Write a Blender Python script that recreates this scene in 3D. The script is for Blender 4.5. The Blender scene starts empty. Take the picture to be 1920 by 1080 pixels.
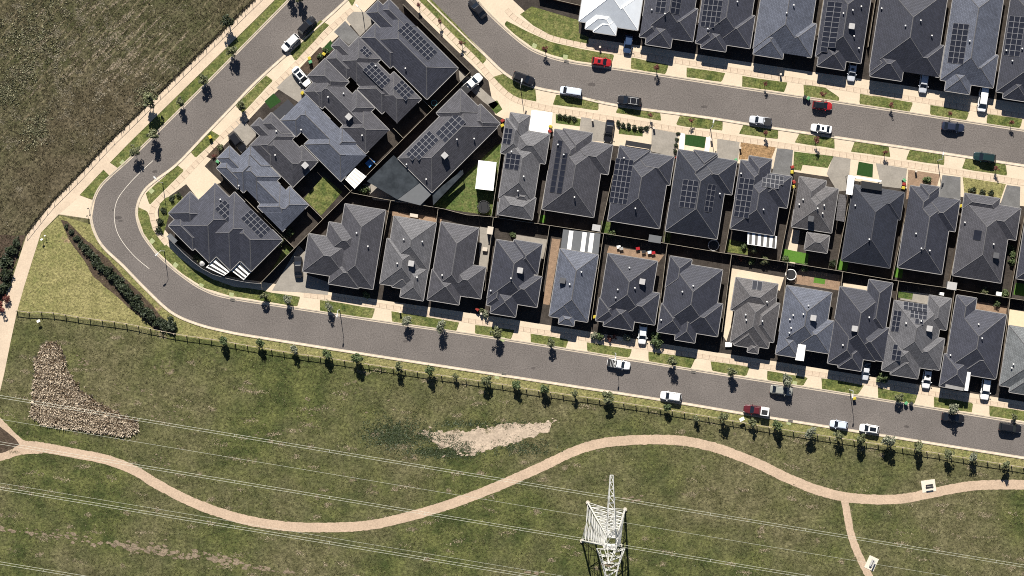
import bpy, math, random
import numpy as np
random.seed(7)
rng = np.random.default_rng(11)
SC = bpy.context.scene
COL = SC.collection
R = math.radians

# ------------------------------------------------------------------ camera, light, exposure
H = 480.0            # height of the survey camera above the ground, metres
PPM = 9.0            # ground scale: photograph pixels per metre
cam = bpy.data.cameras.new('camera'); camo = bpy.data.objects.new('camera', cam); COL.objects.link(camo)
camo.location = (0, 0, H); cam.sensor_width = 36.0
cam.lens = 36.0 * H / (1920 / PPM); cam.clip_start = 1.0; cam.clip_end = 6000
SC.camera = camo
SUN_EL, SUN_AZ = 40.0, -8.0          # degrees; azimuth from north (+y), negative = west
wd = bpy.data.worlds.new('World'); SC.world = wd; wd.use_nodes = True
wn = wd.node_tree.nodes; wl = wd.node_tree.links
sky = wn.new('ShaderNodeTexSky'); sky.sky_type = 'NISHITA'; sky.sun_disc = False
sky.air_density = 0.55; sky.dust_density = 0.2; sky.sun_elevation = R(SUN_EL); sky.sun_rotation = R(SUN_AZ)
wn['Background'].inputs[1].default_value = 0.05
wl.new(sky.outputs[0], wn['Background'].inputs[0])
sl = bpy.data.lights.new('sun', 'SUN'); so = bpy.data.objects.new('sun', sl); COL.objects.link(so)
sl.energy = 5.0; sl.angle = R(0.5); sl.color = (1.0, 0.95, 0.87)
e, a = R(SUN_EL), R(SUN_AZ)
so.rotation_euler = (math.pi/2 - e, 0, -a)
# a sun lamp shines along local -Z: aim it from the sun's place in the sky
from mathutils import Vector, Matrix
sdir = Vector((math.sin(a)*math.cos(e), math.cos(a)*math.cos(e), math.sin(e)))
so.rotation_euler = sdir.to_track_quat('Z', 'Y').to_euler()
SC.view_settings.view_transform = 'Standard'; SC.view_settings.look = 'None'
SC.view_settings.gamma = 1.0; SC.view_settings.exposure = 0.85; SC.view_settings.use_curve_mapping = False
SC.cycles.filter_width = 1.0; SC.cycles.use_denoising = False; SC.cycles.max_bounces = 6; SC.cycles.diffuse_bounces = 3

# ------------------------------------------------------------------ helpers
def W(px, py, z=0.0):
    "pixel of the photograph -> world point at height z"
    s = (H - z) / H / PPM
    return ((px - 960) * s, (540 - py) * s)

def srgb(r, g, b):
    f = lambda c: (c/255/12.92 if c/255 <= 0.04045 else ((c/255+0.055)/1.055)**2.4)
    return (f(r), f(g), f(b))

MATS = {}
def mat(name, c, rough=0.8, spec=0.3, var=0.15, vscale=2.0, bump=0.0, bscale=10.0, metal=0.0, c2=None, coat=0.0, fine=0.0, fscale=12.0):
    if name in MATS: return MATS[name]
    m = bpy.data.materials.new(name); m.use_nodes = True
    n = m.node_tree.nodes; l = m.node_tree.links; b = n['Principled BSDF']
    b.inputs['Roughness'].default_value = rough
    b.inputs['Specular IOR Level'].default_value = spec
    b.inputs['Metallic'].default_value = metal
    b.inputs['Coat Weight'].default_value = coat
    tc = n.new('ShaderNodeTexCoord')
    out = None
    c2 = c2 or tuple(x*(1-var) for x in c)
    no = n.new('ShaderNodeTexNoise'); no.inputs['Scale'].default_value = vscale; no.inputs['Detail'].default_value = 6
    no.inputs['Roughness'].default_value = 0.62
    l.new(tc.outputs['Object'], no.inputs['Vector'])
    rp = n.new('ShaderNodeValToRGB'); rp.color_ramp.elements[0].position = 0.35; rp.color_ramp.elements[1].position = 0.65
    rp.color_ramp.elements[0].color = (*c2, 1); rp.color_ramp.elements[1].color = (*c, 1)
    l.new(no.outputs[0], rp.inputs[0]); out = rp.outputs[0]
    if fine:
        nf = n.new('ShaderNodeTexNoise'); nf.inputs['Scale'].default_value = fscale; nf.inputs['Detail'].default_value = 3
        l.new(tc.outputs['Object'], nf.inputs['Vector'])
        mr = n.new('ShaderNodeMapRange'); mr.inputs[1].default_value = 0.3; mr.inputs[2].default_value = 0.7
        mr.inputs[3].default_value = 1-fine; mr.inputs[4].default_value = 1+fine
        l.new(nf.outputs[0], mr.inputs[0])
        mx = n.new('ShaderNodeVectorMath'); mx.operation = 'SCALE'
        l.new(out, mx.inputs[0]); l.new(mr.outputs[0], mx.inputs['Scale']); out = mx.outputs[0]
    l.new(out, b.inputs['Base Color'])
    if bump:
        nb = n.new('ShaderNodeTexNoise'); nb.inputs['Scale'].default_value = bscale; nb.inputs['Detail'].default_value = 4
        l.new(tc.outputs['Object'], nb.inputs['Vector'])
        bp = n.new('ShaderNodeBump'); bp.inputs['Strength'].default_value = bump; bp.inputs['Distance'].default_value = 0.1
        l.new(nb.outputs[0], bp.inputs['Height']); l.new(bp.outputs[0], b.inputs['Normal'])
    MATS[name] = m
    return m

def grassmat(name, cols, scales=(0.05, 0.35, 2.5), bump=0.6, streak=None, soil=None, soil_amt=0.62):
    "layered lawn / paddock: large patches, middle clumps, fine blades"
    m = bpy.data.materials.new(name); m.use_nodes = True
    n = m.node_tree.nodes; l = m.node_tree.links; b = n['Principled BSDF']
    b.inputs['Roughness'].default_value = 0.95; b.inputs['Specular IOR Level'].default_value = 0.1
    geo = n.new('ShaderNodeNewGeometry')
    def noise(s, d=5, vec=None, rough=0.6):
        t = n.new('ShaderNodeTexNoise'); t.inputs['Scale'].default_value = s; t.inputs['Detail'].default_value = d
        t.inputs['Roughness'].default_value = rough
        l.new(vec or geo.outputs['Position'], t.inputs['Vector']); return t.outputs[0]
    def ramp(f, lo, hi, ca, cb):
        r = n.new('ShaderNodeValToRGB'); r.color_ramp.elements[0].position = lo; r.color_ramp.elements[1].position = hi
        r.color_ramp.elements[0].color = (*ca, 1); r.color_ramp.elements[1].color = (*cb, 1); l.new(f, r.inputs[0]); return r.outputs[0]
    def mix(f, ca, cb):
        x = n.new('ShaderNodeMix'); x.data_type = 'RGBA'; l.new(f, x.inputs[0]); l.new(ca, x.inputs[6]); l.new(cb, x.inputs[7]); return x.outputs[2]
    A = ramp(noise(scales[1], 6), 0.38, 0.62, cols[0], cols[1])
    B = ramp(noise(scales[1]*1.7, 6), 0.38, 0.62, cols[2], cols[3])
    g = mix(ramp(noise(scales[0], 5), 0.42, 0.58, (0, 0, 0), (1, 1, 1)), A, B)
    if soil:
        sv = noise(0.16, 8, rough=0.7)
        f = ramp(sv, soil_amt, soil_amt+0.06, (0, 0, 0), (1, 1, 1))
        cst = n.new('ShaderNodeRGB'); cst.outputs[0].default_value = (*soil, 1)
        g = mix(f, g, cst.outputs[0])
    if streak:
        mp = n.new('ShaderNodeMapping'); mp.inputs['Rotation'].default_value = (0, 0, R(-streak)); mp.inputs['Scale'].default_value = (0.09, 1.5, 1)
        l.new(geo.outputs['Position'], mp.inputs['Vector'])
        # rotate first, then stretch along the mowing direction
        mp.vector_type = 'POINT'
        rt = n.new('ShaderNodeVectorRotate'); rt.rotation_type = 'Z_AXIS'; rt.inputs['Angle'].default_value = R(-streak)
        l.new(geo.outputs['Position'], rt.inputs['Vector'])
        mp.inputs['Rotation'].default_value = (0, 0, 0)
        l.new(rt.outputs[0], mp.inputs['Vector'])
        f = ramp(noise(1.0, 4, mp.outputs[0]), 0.54, 0.68, (0, 0, 0), (0.75, 0.75, 0.75))
        gate = ramp(noise(0.03, 2), 0.38, 0.55, (0, 0, 0), (1, 1, 1))
        mm = n.new('ShaderNodeMath'); mm.operation = 'MULTIPLY'
        l.new(f, mm.inputs[0]); l.new(gate, mm.inputs[1])
        cst = n.new('ShaderNodeRGB'); cst.outputs[0].default_value = (0.20, 0.165, 0.105, 1)
        g = mix(mm.outputs[0], g, cst.outputs[0])
    fine = n.new('ShaderNodeMapRange'); fine.inputs[1].default_value = 0.3; fine.inputs[2].default_value = 0.7
    fine.inputs[3].default_value = 0.35; fine.inputs[4].default_value = 1.75
    l.new(noise(scales[2], 5, rough=0.75), fine.inputs[0])
    sc = n.new('ShaderNodeVectorMath'); sc.operation = 'SCALE'
    l.new(g, sc.inputs[0]); l.new(fine.outputs[0], sc.inputs['Scale']); l.new(sc.outputs[0], b.inputs['Base Color'])
    bp = n.new('ShaderNodeBump'); bp.inputs['Strength'].default_value = bump; bp.inputs['Distance'].default_value = 0.25
    l.new(noise(scales[2]*0.8, 5, rough=0.7), bp.inputs['Height']); l.new(bp.outputs[0], b.inputs['Normal'])
    MATS[name] = m
    return m

def roofmat(name, c, var=0.22):
    "concrete tiles: courses along v (slope), tile joints along u, uneven tone"
    m = bpy.data.materials.new(name); m.use_nodes = True
    n = m.node_tree.nodes; l = m.node_tree.links; b = n['Principled BSDF']
    b.inputs['Roughness'].default_value = 0.62; b.inputs['Specular IOR Level'].default_value = 0.36
    uv = n.new('ShaderNodeUVMap'); tc = n.new('ShaderNodeTexCoord')
    br = n.new('ShaderNodeTexBrick'); br.inputs['Scale'].default_value = 1.0
    br.inputs['Brick Width'].default_value = 0.33; br.inputs['Row Height'].default_value = 0.36; br.inputs['Mortar Size'].default_value = 0.022
    br.inputs['Mortar Smooth'].default_value = 0.3
    br.inputs['Color1'].default_value = (*[x*1.14 for x in c], 1); br.inputs['Color2'].default_value = (*[x*0.86 for x in c], 1)
    br.inputs['Mortar'].default_value = (*[x*0.45 for x in c], 1)
    l.new(uv.outputs[0], br.inputs['Vector'])
    no = n.new('ShaderNodeTexNoise'); no.inputs['Scale'].default_value = 0.6; no.inputs['Detail'].default_value = 7; no.inputs['Roughness'].default_value = 0.7
    l.new(tc.outputs['Object'], no.inputs['Vector'])
    mr = n.new('ShaderNodeMapRange'); mr.inputs[1].default_value = 0.3; mr.inputs[2].default_value = 0.7
    mr.inputs[3].default_value = 1-var; mr.inputs[4].default_value = 1+var; l.new(no.outputs[0], mr.inputs[0])
    sc = n.new('ShaderNodeVectorMath'); sc.operation = 'SCALE'
    l.new(br.outputs['Color'], sc.inputs[0]); l.new(mr.outputs[0], sc.inputs['Scale']); l.new(sc.outputs[0], b.inputs['Base Color'])
    bp = n.new('ShaderNodeBump'); bp.invert = True; bp.inputs['Strength'].default_value = 0.5; bp.inputs['Distance'].default_value = 0.04
    l.new(br.outputs['Fac'], bp.inputs['Height']); l.new(bp.outputs[0], b.inputs['Normal'])
    MATS[name] = m
    return m

def leafmat(name, c, c2, trans=0.25):
    m = bpy.data.materials.new(name); m.use_nodes = True
    n = m.node_tree.nodes; l = m.node_tree.links; b = n['Principled BSDF']
    b.inputs['Roughness'].default_value = 0.6; b.inputs['Specular IOR Level'].default_value = 0.35
    geo = n.new('ShaderNodeNewGeometry'); r = n.new('ShaderNodeValToRGB')
    r.color_ramp.elements[0].color = (*c, 1); r.color_ramp.elements[1].color = (*c2, 1)
    l.new(geo.outputs['Random Per Island'], r.inputs[0]); l.new(r.outputs[0], b.inputs['Base Color'])
    MATS[name] = m
    return m

class MB:
    "collects faces, then links them as one mesh object"
    def __init__(s): s.v = []; s.f = []; s.mi = []; s.uv = []
    def face(s, pts, mi=0, uv=None):
        i = len(s.v); s.v += [tuple(p) for p in pts]; s.f.append(tuple(range(i, i+len(pts)))); s.mi.append(mi)
        s.uv += (uv if uv else [(p[0], p[1]) for p in pts])
    def box(s, cx, cy, z0, sx, sy, h, ang=0, mi=0, top=(1, 1)):
        c, n = math.cos(ang), math.sin(ang)
        def q(x, y, z): return (cx + x*c - y*n, cy + x*n + y*c, z)
        a = [(-sx/2, -sy/2), (sx/2, -sy/2), (sx/2, sy/2), (-sx/2, sy/2)]
        lo = [q(x, y, z0) for x, y in a]; hi = [q(x*top[0], y*top[1], z0+h) for x, y in a]
        s.face(lo[::-1], mi); s.face(hi, mi)
        for i in range(4): s.face([lo[i], lo[(i+1) % 4], hi[(i+1) % 4], hi[i]], mi)
    def tube(s, p, q, r0, r1=None, n=6, mi=0):
        p, q = Vector(p), Vector(q); r1 = r0 if r1 is None else r1
        d = (q-p)
        if d.length < 1e-6: return
        d.normalize(); up = Vector((0, 0, 1)) if abs(d.z) < 0.95 else Vector((1, 0, 0))
        x = d.cross(up).normalized(); y = d.cross(x)
        a = [p + (x*math.cos(t)+y*math.sin(t))*r0 for t in [2*math.pi*k/n for k in range(n)]]
        b = [q + (x*math.cos(t)+y*math.sin(t))*r1 for t in [2*math.pi*k/n for k in range(n)]]
        for k in range(n): s.face([a[k], b[k], b[(k+1) % n], a[(k+1) % n]], mi)
        s.face(a, mi); s.face(b[::-1], mi)
    def disc(s, cx, cy, z, r, n=20, mi=0):
        s.face([(cx+r*math.cos(2*math.pi*k/n), cy+r*math.sin(2*math.pi*k/n), z) for k in range(n)], mi)
    def mesh(s, name, mats):
        me = bpy.data.meshes.new(name); me.from_pydata(s.v, [], s.f)
        for m in (mats if isinstance(mats, (list, tuple)) else [mats]): me.materials.append(m)
        me.polygons.foreach_set('material_index', s.mi)
        ul = me.uv_layers.new(name='UVMap'); ul.data.foreach_set('uv', np.array(s.uv, dtype=np.float32).ravel())
        me.update(); return me
    def build(s, name, mats, parent=None, loc=None):
        return link(name, s.mesh(name, mats), parent, loc)

def link(name, me, parent=None, loc=None, rz=None):
    o = bpy.data.objects.new(name, me); COL.objects.link(o)
    if parent: o.parent = parent
    if loc: o.location = loc
    if rz is not None: o.rotation_euler = (0, 0, rz)
    return o
def tag(o, label, cat, group=None):
    o['label'] = label; o['category'] = cat
    if group: o['group'] = group
    return o
def thing(name, label, cat, loc, rz=0, group=None):
    o = link(name, None, None, loc, rz); return tag(o, label, cat, group)
def structure(o, kind='structure'):
    o['kind'] = kind; return o
def copy_tree(o, parent=None):
    c = o.copy(); COL.objects.link(c)
    if parent: c.parent = parent
    for ch in list(o.children): copy_tree(ch, c)
    return c
ORD = 'first second third fourth fifth sixth seventh eighth ninth tenth eleventh twelfth thirteenth fourteenth fifteenth sixteenth seventeenth eighteenth nineteenth twentieth twenty-first twenty-second twenty-third twenty-fourth twenty-fifth twenty-sixth twenty-seventh twenty-eighth twenty-ninth thirtieth'.split()

def smooth(pts, n=6):
    "Catmull-Rom through the points"
    P = [np.array(p, float) for p in pts]; P = [2*P[0]-P[1]] + P + [2*P[-1]-P[-2]]
    out = []
    for i in range(1, len(P)-2):
        for k in range(n):
            t = k/n; a, b, c, d = P[i-1], P[i], P[i+1], P[i+2]
            out.append(0.5*((2*b)+(-a+c)*t+(2*a-5*b+4*c-d)*t*t+(-a+3*b-3*c+d)*t**3))
    out.append(P[-2]); return out
def offset(pts, d):
    "polyline moved sideways by d (to the right of travel in pixel space, y down)"
    P = [np.array(p, float) for p in pts]; out = []
    for i in range(len(P)):
        t = P[min(i+1, len(P)-1)] - P[max(i-1, 0)]; t /= np.linalg.norm(t)+1e-9
        out.append(P[i] + d*np.array([-t[1], t[0]]))
    return out
def resample(pts, step):
    P = np.array(pts, float); seg = np.linalg.norm(np.diff(P, axis=0), axis=1); s = np.r_[0, np.cumsum(seg)]
    n = max(2, int(round(s[-1]/step))+1); t = np.linspace(0, s[-1], n)
    return np.c_[np.interp(t, s, P[:, 0]), np.interp(t, s, P[:, 1])]
def ragged(poly, amp, step=2.0, seed=1):
    r = np.random.default_rng(seed); P = list(poly)+[poly[0]]; Q = resample(P, step)[:-1]
    n = len(Q); j = np.zeros((n, 2)); 
    for octv, am in ((n//12+2, 1.0), (n//5+3, .6), (n//2+3, .45)):
        k = r.normal(size=(octv, 2)); t = np.linspace(0, octv, n, endpoint=False)
        i0 = t.astype(int) % octv; f = (t-np.floor(t))[:, None]; j += am*(k[i0]*(1-f)+k[(i0+1) % octv]*f)
    return Q + j*amp
def sheet(name, poly, z, m, thick=0.0):
    b = MB(); pts = [(*W(x, y), z) for x, y in poly]
    # counter-clockwise seen from above
    ar = sum(pts[i][0]*pts[(i+1) % len(pts)][1]-pts[(i+1) % len(pts)][0]*pts[i][1] for i in range(len(pts)))
    if ar < 0: pts = pts[::-1]
    b.face(pts)
    return structure(b.build(name, m))
def strip(name, line, width, z, m):
    "flat ribbon along a pixel polyline"
    L = offset(line, -width/2); Rr = offset(line, width/2); b = MB()
    for i in range(len(L)-1):
        b.face([(*W(*L[i]), z), (*W(*Rr[i]), z), (*W(*Rr[i+1]), z), (*W(*L[i+1]), z)])
    return structure(b.build(name, m))

# ------------------------------------------------------------------ materials
M_paddock = grassmat('paddock_grass', [(.060, .050, .029), (.100, .083, .052), (.050, .052, .023), (.085, .078, .043)], (0.03, 0.22, 1.5), 1.0, streak=47, soil=(.16, .14, .098), soil_amt=0.62)
M_reserve = grassmat('reserve_grass', [(.041, .052, .017), (.098, .104, .036), (.074, .070, .033), (.130, .118, .062)], (0.028, 0.24, 1.6), 1.0, soil=(.19, .15, .105), soil_amt=0.63)
M_dry = grassmat('dry_lawn', [(.165, .152, .062), (.235, .21, .092), (.118, .128, .042), (.20, .185, .075)], (0.06, 0.5, 2.2), 0.7, soil=(.27, .19, .12), soil_amt=0.62)
M_verge = grassmat('verge_grass', [(.042, .062, .017), (.128, .138, .042), (.165, .158, .062), (.075, .095, .028)], (0.16, 0.55, 2.6), 0.6)
M_lawn = grassmat('green_lawn', [(.040, .068, .018), (.085, .112, .032), (.115, .120, .045), (.06, .09, .024)], (0.15, 0.7, 2.6), 0.6)
M_turf = mat('synthetic_turf', (.025, .062, .018), 0.95, 0.05, 0.2, 3)
M_turf_b = mat('bright_synthetic_turf', (.085, .185, .030), 0.95, 0.05, 0.2, 3)
M_asph = mat('asphalt', (.143, .127, .116), 0.9, 0.2, 0.16, 0.12, 0.25, 14, fine=0.28, fscale=4.5)
M_conc = mat('pale_concrete', (.56, .465, .345), 0.85, 0.2, 0.10, 0.25, fine=0.06, fscale=3)
M_slab = mat('footpath_concrete', (.53, .425, .315), 0.85, 0.2, 0.13, 0.35, fine=0.09, fscale=3)
M_kerb = mat('kerb_concrete', (.50, .425, .33), 0.85, 0.2, 0.20, 0.8, fine=0.1, fscale=4)
M_joint = mat('dark_joint', (.33, .255, .185), 0.95, 0.1, 0.2, 2)
M_gconc = mat('grey_concrete', (.275, .25, .215), 0.85, 0.2, 0.18, 0.5, fine=0.08, fscale=3)
M_dconc = mat('dark_exposed_concrete', (.15, .148, .145), 0.85, 0.2, 0.25, 0.6, fine=0.12, fscale=4)
M_white = mat('white_paint', (.80, .79, .76), 0.6, 0.3, 0.06, 1.5)
M_tan = mat('tan_pebbles', (.34, .215, .11), 0.95, 0.1, 0.5, 1.8, 0.8, 6, fine=0.3, fscale=5)
M_pinkg = mat('pink_gravel', (.27, .185, .125), 0.95, 0.1, 0.25, 1.2, 0.5, 6, fine=0.15, fscale=5)
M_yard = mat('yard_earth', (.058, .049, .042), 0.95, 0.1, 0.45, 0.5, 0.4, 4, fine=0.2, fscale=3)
M_path = mat('gravel_path', (.45, .34, .245), 0.95, 0.1, 0.16, 0.30, 0.3, 6, fine=0.14, fscale=2.8)
M_soil = mat('bare_soil', (.46, .37, .28), 0.95, 0.1, 0.3, 0.5, 0.5, 5, fine=0.18, fscale=2.5)
M_mulch = mat('dark_mulch', (.085, .062, .045), 0.95, 0.1, 0.5, 1.2, 0.6, 5, fine=0.3, fscale=4)
M_mark = mat('road_paint', (.62, .57, .49), 0.8, 0.2, 0.15, 2)
M_pit = mat('pit_lid_concrete', (.33, .36, .19), 0.9, 0.1, 0.2, 2)
ROOF = {k: roofmat('roof_tiles_'+k, c) for k, c in dict(
    slate=(.041, .043, .058), charcoal=(.031, .033, .046), dark=(.022, .025, .037), blue=(.084, .093, .121), grey=(.096, .095, .102),
    brown=(.092, .087, .089), warm=(.055, .054, .063), pale=(.125, .133, .137)).items()}
ROOF['white'] = mat('pale_metal_roof', (.60, .63, .66), 0.5, 0.4, 0.08, 0.8)
M_cap = mat('ridge_tiles', (.125, .122, .125), 0.75, 0.3, 0.3, 2)
M_capd = mat('dark_ridge_tiles', (.07, .07, .08), 0.75, 0.3, 0.3, 2)
M_gut = mat('gutter_metal', (.27, .26, .25), 0.45, 0.5, 0.25, 1)
M_gutd = mat('dark_gutter_metal', (.10, .10, .105), 0.45, 0.5, 0.25, 1)
WALL = [mat('brown_brick', (.20, .13, .09), 0.9, 0.2, 0.3, 3), mat('cream_render', (.52, .46, .38), 0.85, 0.2, 0.1, 1), mat('grey_render', (.30, .29, .28), 0.85, 0.2, 0.1, 1), mat('dark_brick', (.10, .08, .07), 0.9, 0.2, 0.3, 3)]
M_door = mat('garage_door_paint', (.12, .12, .125), 0.5, 0.4, 0.1, 2)
M_frame = mat('window_frame', (.10, .10, .11), 0.4, 0.5, 0.1, 2)
M_glass = mat('dark_glass', (.02, .025, .03), 0.06, 0.6, 0.1, 1)
M_panel = mat('solar_cells', (.016, .018, .027), 0.30, 0.22, 0.2, 0.8)
M_prim = mat('panel_frame', (.20, .20, .21), 0.4, 0.5, 0.1, 2)
M_pdark = mat('black_panel_frame', (.06, .06, .065), 0.4, 0.5, 0.1, 2)
M_unit = mat('cooler_plastic', (.40, .39, .38), 0.6, 0.3, 0.15, 2)
M_unitd = mat('dark_cooler_plastic', (.09, .09, .095), 0.6, 0.3, 0.15, 2)
M_vent = mat('vent_white', (.70, .69, .66), 0.5, 0.4, 0.1, 2)
M_fence = mat('fence_paling', (.15, .115, .085), 0.9, 0.2, 0.35, 2)
M_fenced = mat('dark_fence_sheet', (.06, .062, .068), 0.6, 0.3, 0.2, 2)
M_fcap = mat('fence_capping', (.30, .265, .21), 0.8, 0.2, 0.25, 2)
M_timb = mat('weathered_timber', (.42, .345, .26), 0.9, 0.2, 0.4, 3)
M_steel = mat('galvanised_steel', (.56, .55, .51), 0.5, 0.5, 0.12, 2, metal=0.0)
M_wire = mat('conductor', (.50, .50, .40), 0.45, 0.5, 0.05, 2)
M_lamp = mat('lamp_steel', (.60, .60, .58), 0.45, 0.5, 0.1, 2)
M_tyre = mat('tyre_rubber', (.018, .018, .018), 0.85, 0.2, 0.1, 3)
M_cglass = mat('car_glass', (.010, .013, .018), 0.05, 0.7, 0.1, 1)
M_light = mat('headlamp_lens', (.65, .65, .62), 0.2, 0.6, 0.1, 2)
M_tail = mat('tail_lamp_lens', (.25, .02, .02), 0.3, 0.5, 0.1, 2)
M_black = mat('black_plastic', (.02, .02, .022), 0.6, 0.3, 0.1, 2)
M_bark = mat('bark', (.12, .09, .065), 0.95, 0.1, 0.35, 4)
LEAF = dict(
    olive=leafmat('olive_leaves', (.045, .060, .024), (.17, .175, .085)),
    green=leafmat('green_leaves', (.032, .055, .020), (.105, .135, .050)),
    silver=leafmat('silver_leaves', (.05, .065, .038), (.25, .255, .175)),
    red=leafmat('red_leaves', (.06, .018, .014), (.17, .05, .035)),
    bush=leafmat('shrub_leaves', (.012, .020, .010), (.040, .052, .022)),
    tan=leafmat('dry_reeds', (.32, .265, .19), (.66, .555, .43)))
PAINT = {}
def paint(n, c, met=0.0):
    if n not in PAINT: PAINT[n] = mat('car_paint_'+n, c, 0.28, 0.5, 0.03, 1, metal=met, coat=0.6)
    return PAINT[n]

# ------------------------------------------------------------------ ground, roads, paths
big = MB(); big.face([(-2500, -2500, 0), (2500, -2500, 0), (2500, 2500, 0), (-2500, 2500, 0)])
structure(big.build('ground', M_reserve))
w_kerb = smooth([(600, -55), (545, 0), (480, 66), (380, 167), (277, 269), (238, 306), (210, 331), (190, 352), (178, 377), (173, 405), (180, 435), (197, 463), (232, 496), (275, 540), (322, 583), (370, 605), (425, 619), (480, 629), (720, 667), (960, 704), (1240, 747), (1395, 773), (1440, 780), (1612, 807), (1920, 856), (2010, 870)])
e_kerb = smooth([(700, -55), (646, 0), (560, 78), (480, 150), (432, 200), (380, 254), (330, 306), (290, 336), (270, 354), (257, 378), (254, 405), (264, 438), (285, 468), (302, 487), (337, 517), (380, 545), (430, 561), (557, 581), (720, 606), (900, 632), (1140, 670), (1305, 697), (1440, 718), (1645, 751), (1920, 796), (2010, 810)])
n_wk = smooth([(752, -55), (807, 0), (862, 54), (910, 100), (945, 133), (975, 151), (1010, 163), (1060, 173), (1157, 195), (1320, 217), (1440, 236), (1690, 273), (1920, 308), (2010, 321)])
n_ek = smooth([(838, -55), (890, 0), (920, 32), (960, 69), (995, 95), (1035, 111), (1080, 121), (1145, 130), (1247, 145), (1440, 175), (1610, 200), (1815, 231), (1920, 247), (2010, 260)])
def road(name, A, B):
    return sheet(name, [tuple(p) for p in A] + [tuple(p) for p in B[::-1]], 0.02, M_asph)
# paddock beyond the path in the north-west
sheet('paddock', [(560, -80), (478, 0), (437, 41), (292, 184), (206, 268), (150, 330), (95, 384), (50, 438), (20, 500), (-10, 540), (-400, 560), (-400, -400), (560, -400)], 0.012, M_paddock)
road('road', w_kerb, e_kerb); road('road', n_wk, n_ek)
def kerb(line, side, name='kerb'):
    "roll-over kerb and channel: a profile swept along the road edge"
    prof = [(0.0, 0.021), (0.22, 0.028), (0.34, 0.11), (0.56, 0.125), (0.58, 0.0)]
    b = MB(); rows = []
    for off, z in prof:
        rows.append([(*W(*p), z) for p in offset(line, side*off*PPM)])
    for j in range(len(rows)-1):
        for i in range(len(line)-1):
            f = [rows[j][i], rows[j][i+1], rows[j+1][i+1], rows[j+1][i]]
            b.face(f if side < 0 else f[::-1])
    return structure(b.build(name, M_kerb))
kerb(w_kerb, 1); kerb(e_kerb, -1); kerb(n_wk, 1); kerb(n_ek, -1)
# block land: earth everywhere the houses stand, then concrete frontages
e_off = [tuple(p) for p in offset(e_kerb, -5)]; nw_off = [tuple(p) for p in offset(n_wk, 5)]; ne_off = [tuple(p) for p in offset(n_ek, -5)]
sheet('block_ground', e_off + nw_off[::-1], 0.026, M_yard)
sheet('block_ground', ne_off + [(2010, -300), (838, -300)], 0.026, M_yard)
def band(a, b_): return [tuple(p) for p in a] + [tuple(p) for p in b_[::-1]]
sheet('frontage_paving', band(e_off, offset(e_kerb, -42)), 0.032, M_conc)
sheet('frontage_paving', band(nw_off, offset(n_wk, 92)), 0.0315, M_conc) if False else None
sheet('frontage_paving', band([p for p in nw_off if p[0] > 905], [p for p in offset(n_wk, 78) if p[0] > 925]), 0.031, M_conc)
sheet('frontage_paving', band([p for p in nw_off if p[0] <= 925], [p for p in offset(n_wk, 33) if p[0] <= 920]), 0.0325, M_conc)
sheet('frontage_paving', band(ne_off, offset(n_ek, -52)), 0.031, M_conc)

VERGES = [
 [(922, 145), (945, 138), (1004, 166), (1006, 190), (960, 182)], [(1043, 177), (1122, 189), (1122, 207), (1036, 196)], [(1160, 200), (1237, 208), (1239, 226), (1154, 212)],
 [(1276, 214), (1355, 226), (1355, 245), (1267, 234)], [(1394, 233), (1460, 242), (1459, 261), (1386, 251)], [(1500, 250), (1564, 259), (1565, 279), (1490, 267)],
 [(1602, 265), (1666, 274), (1669, 294), (1595, 284)], [(1706, 281), (1771, 291), (1771, 310), (1699, 299)], [(1811, 297), (1887, 308), (1889, 329), (1804, 316)], [(1928, 316), (1980, 323), (1980, 342), (1920, 334)],
 [(1184, 108), (1254, 122), (1248, 139), (1183, 129)], [(1287, 126), (1360, 137), (1353, 154), (1287, 145)], [(1392, 142), (1476, 155), (1470, 173), (1391, 162)],
 [(1506, 160), (1545, 163), (1573, 182), (1573, 190), (1507, 180)], [(1612, 176), (1712, 192), (1706, 209), (1611, 195)], [(1745, 197), (1817, 209), (1812, 225), (1744, 215)], [(1852, 214), (1917, 222), (1912, 240), (1849, 232)],
 [(600, 562), (704, 579), (698, 597), (600, 583)], [(734, 584), (861, 604), (855, 622), (735, 603)], [(891, 609), (964, 619), (958, 637), (891, 626)], [(995, 625), (1066, 637), (1061, 653), (996, 643)],
 [(1100, 641), (1185, 655), (1180, 671), (1101, 659)], [(1216, 659), (1304, 672), (1295, 690), (1216, 678)], [(1332, 677), (1406, 689), (1399, 706), (1334, 695)], [(1438, 695), (1515, 708), (1506, 724), (1438, 713)],
 [(1540, 709), (1620, 722), (1607, 741), (1541, 730)], [(1646, 727), (1720, 741), (1714, 758), (1646, 747)], [(1751, 744), (1824, 756), (1822, 773), (1751, 763)], [(1855, 761), (1930, 772), (1930, 791), (1855, 780)],
 [(653, 0), (672, -8), (660, 12)], [(600, 37), (617, 47), (554, 114), (544, 98)], [(499, 141), (512, 151), (455, 212), (441, 198)], [(395, 244), (412, 254), (367, 297), (356, 284)], [(332, 309), (345, 320), (281, 384), (273, 362)],
 [(950, 40), (985, 57), (1030, 78), (1090, 92), (1152, 103), (1146, 122), (1080, 114), (1035, 103), (1000, 90), (962, 62), (945, 46)],
 [(260, 388), (259, 405), (269, 437), (290, 466), (308, 484), (341, 512), (384, 540), (431, 555), (500, 566), (557, 575), (563, 556), (500, 547), (490, 544), (440, 538), (400, 524), (365, 505), (335, 482), (316, 463), (300, 450), (285, 430), (282, 410), (276, 396)]]
for i, v in enumerate(VERGES): sheet('verge_lawn', ragged(v, 0.35, 5, i), 0.044, M_verge)
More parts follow.
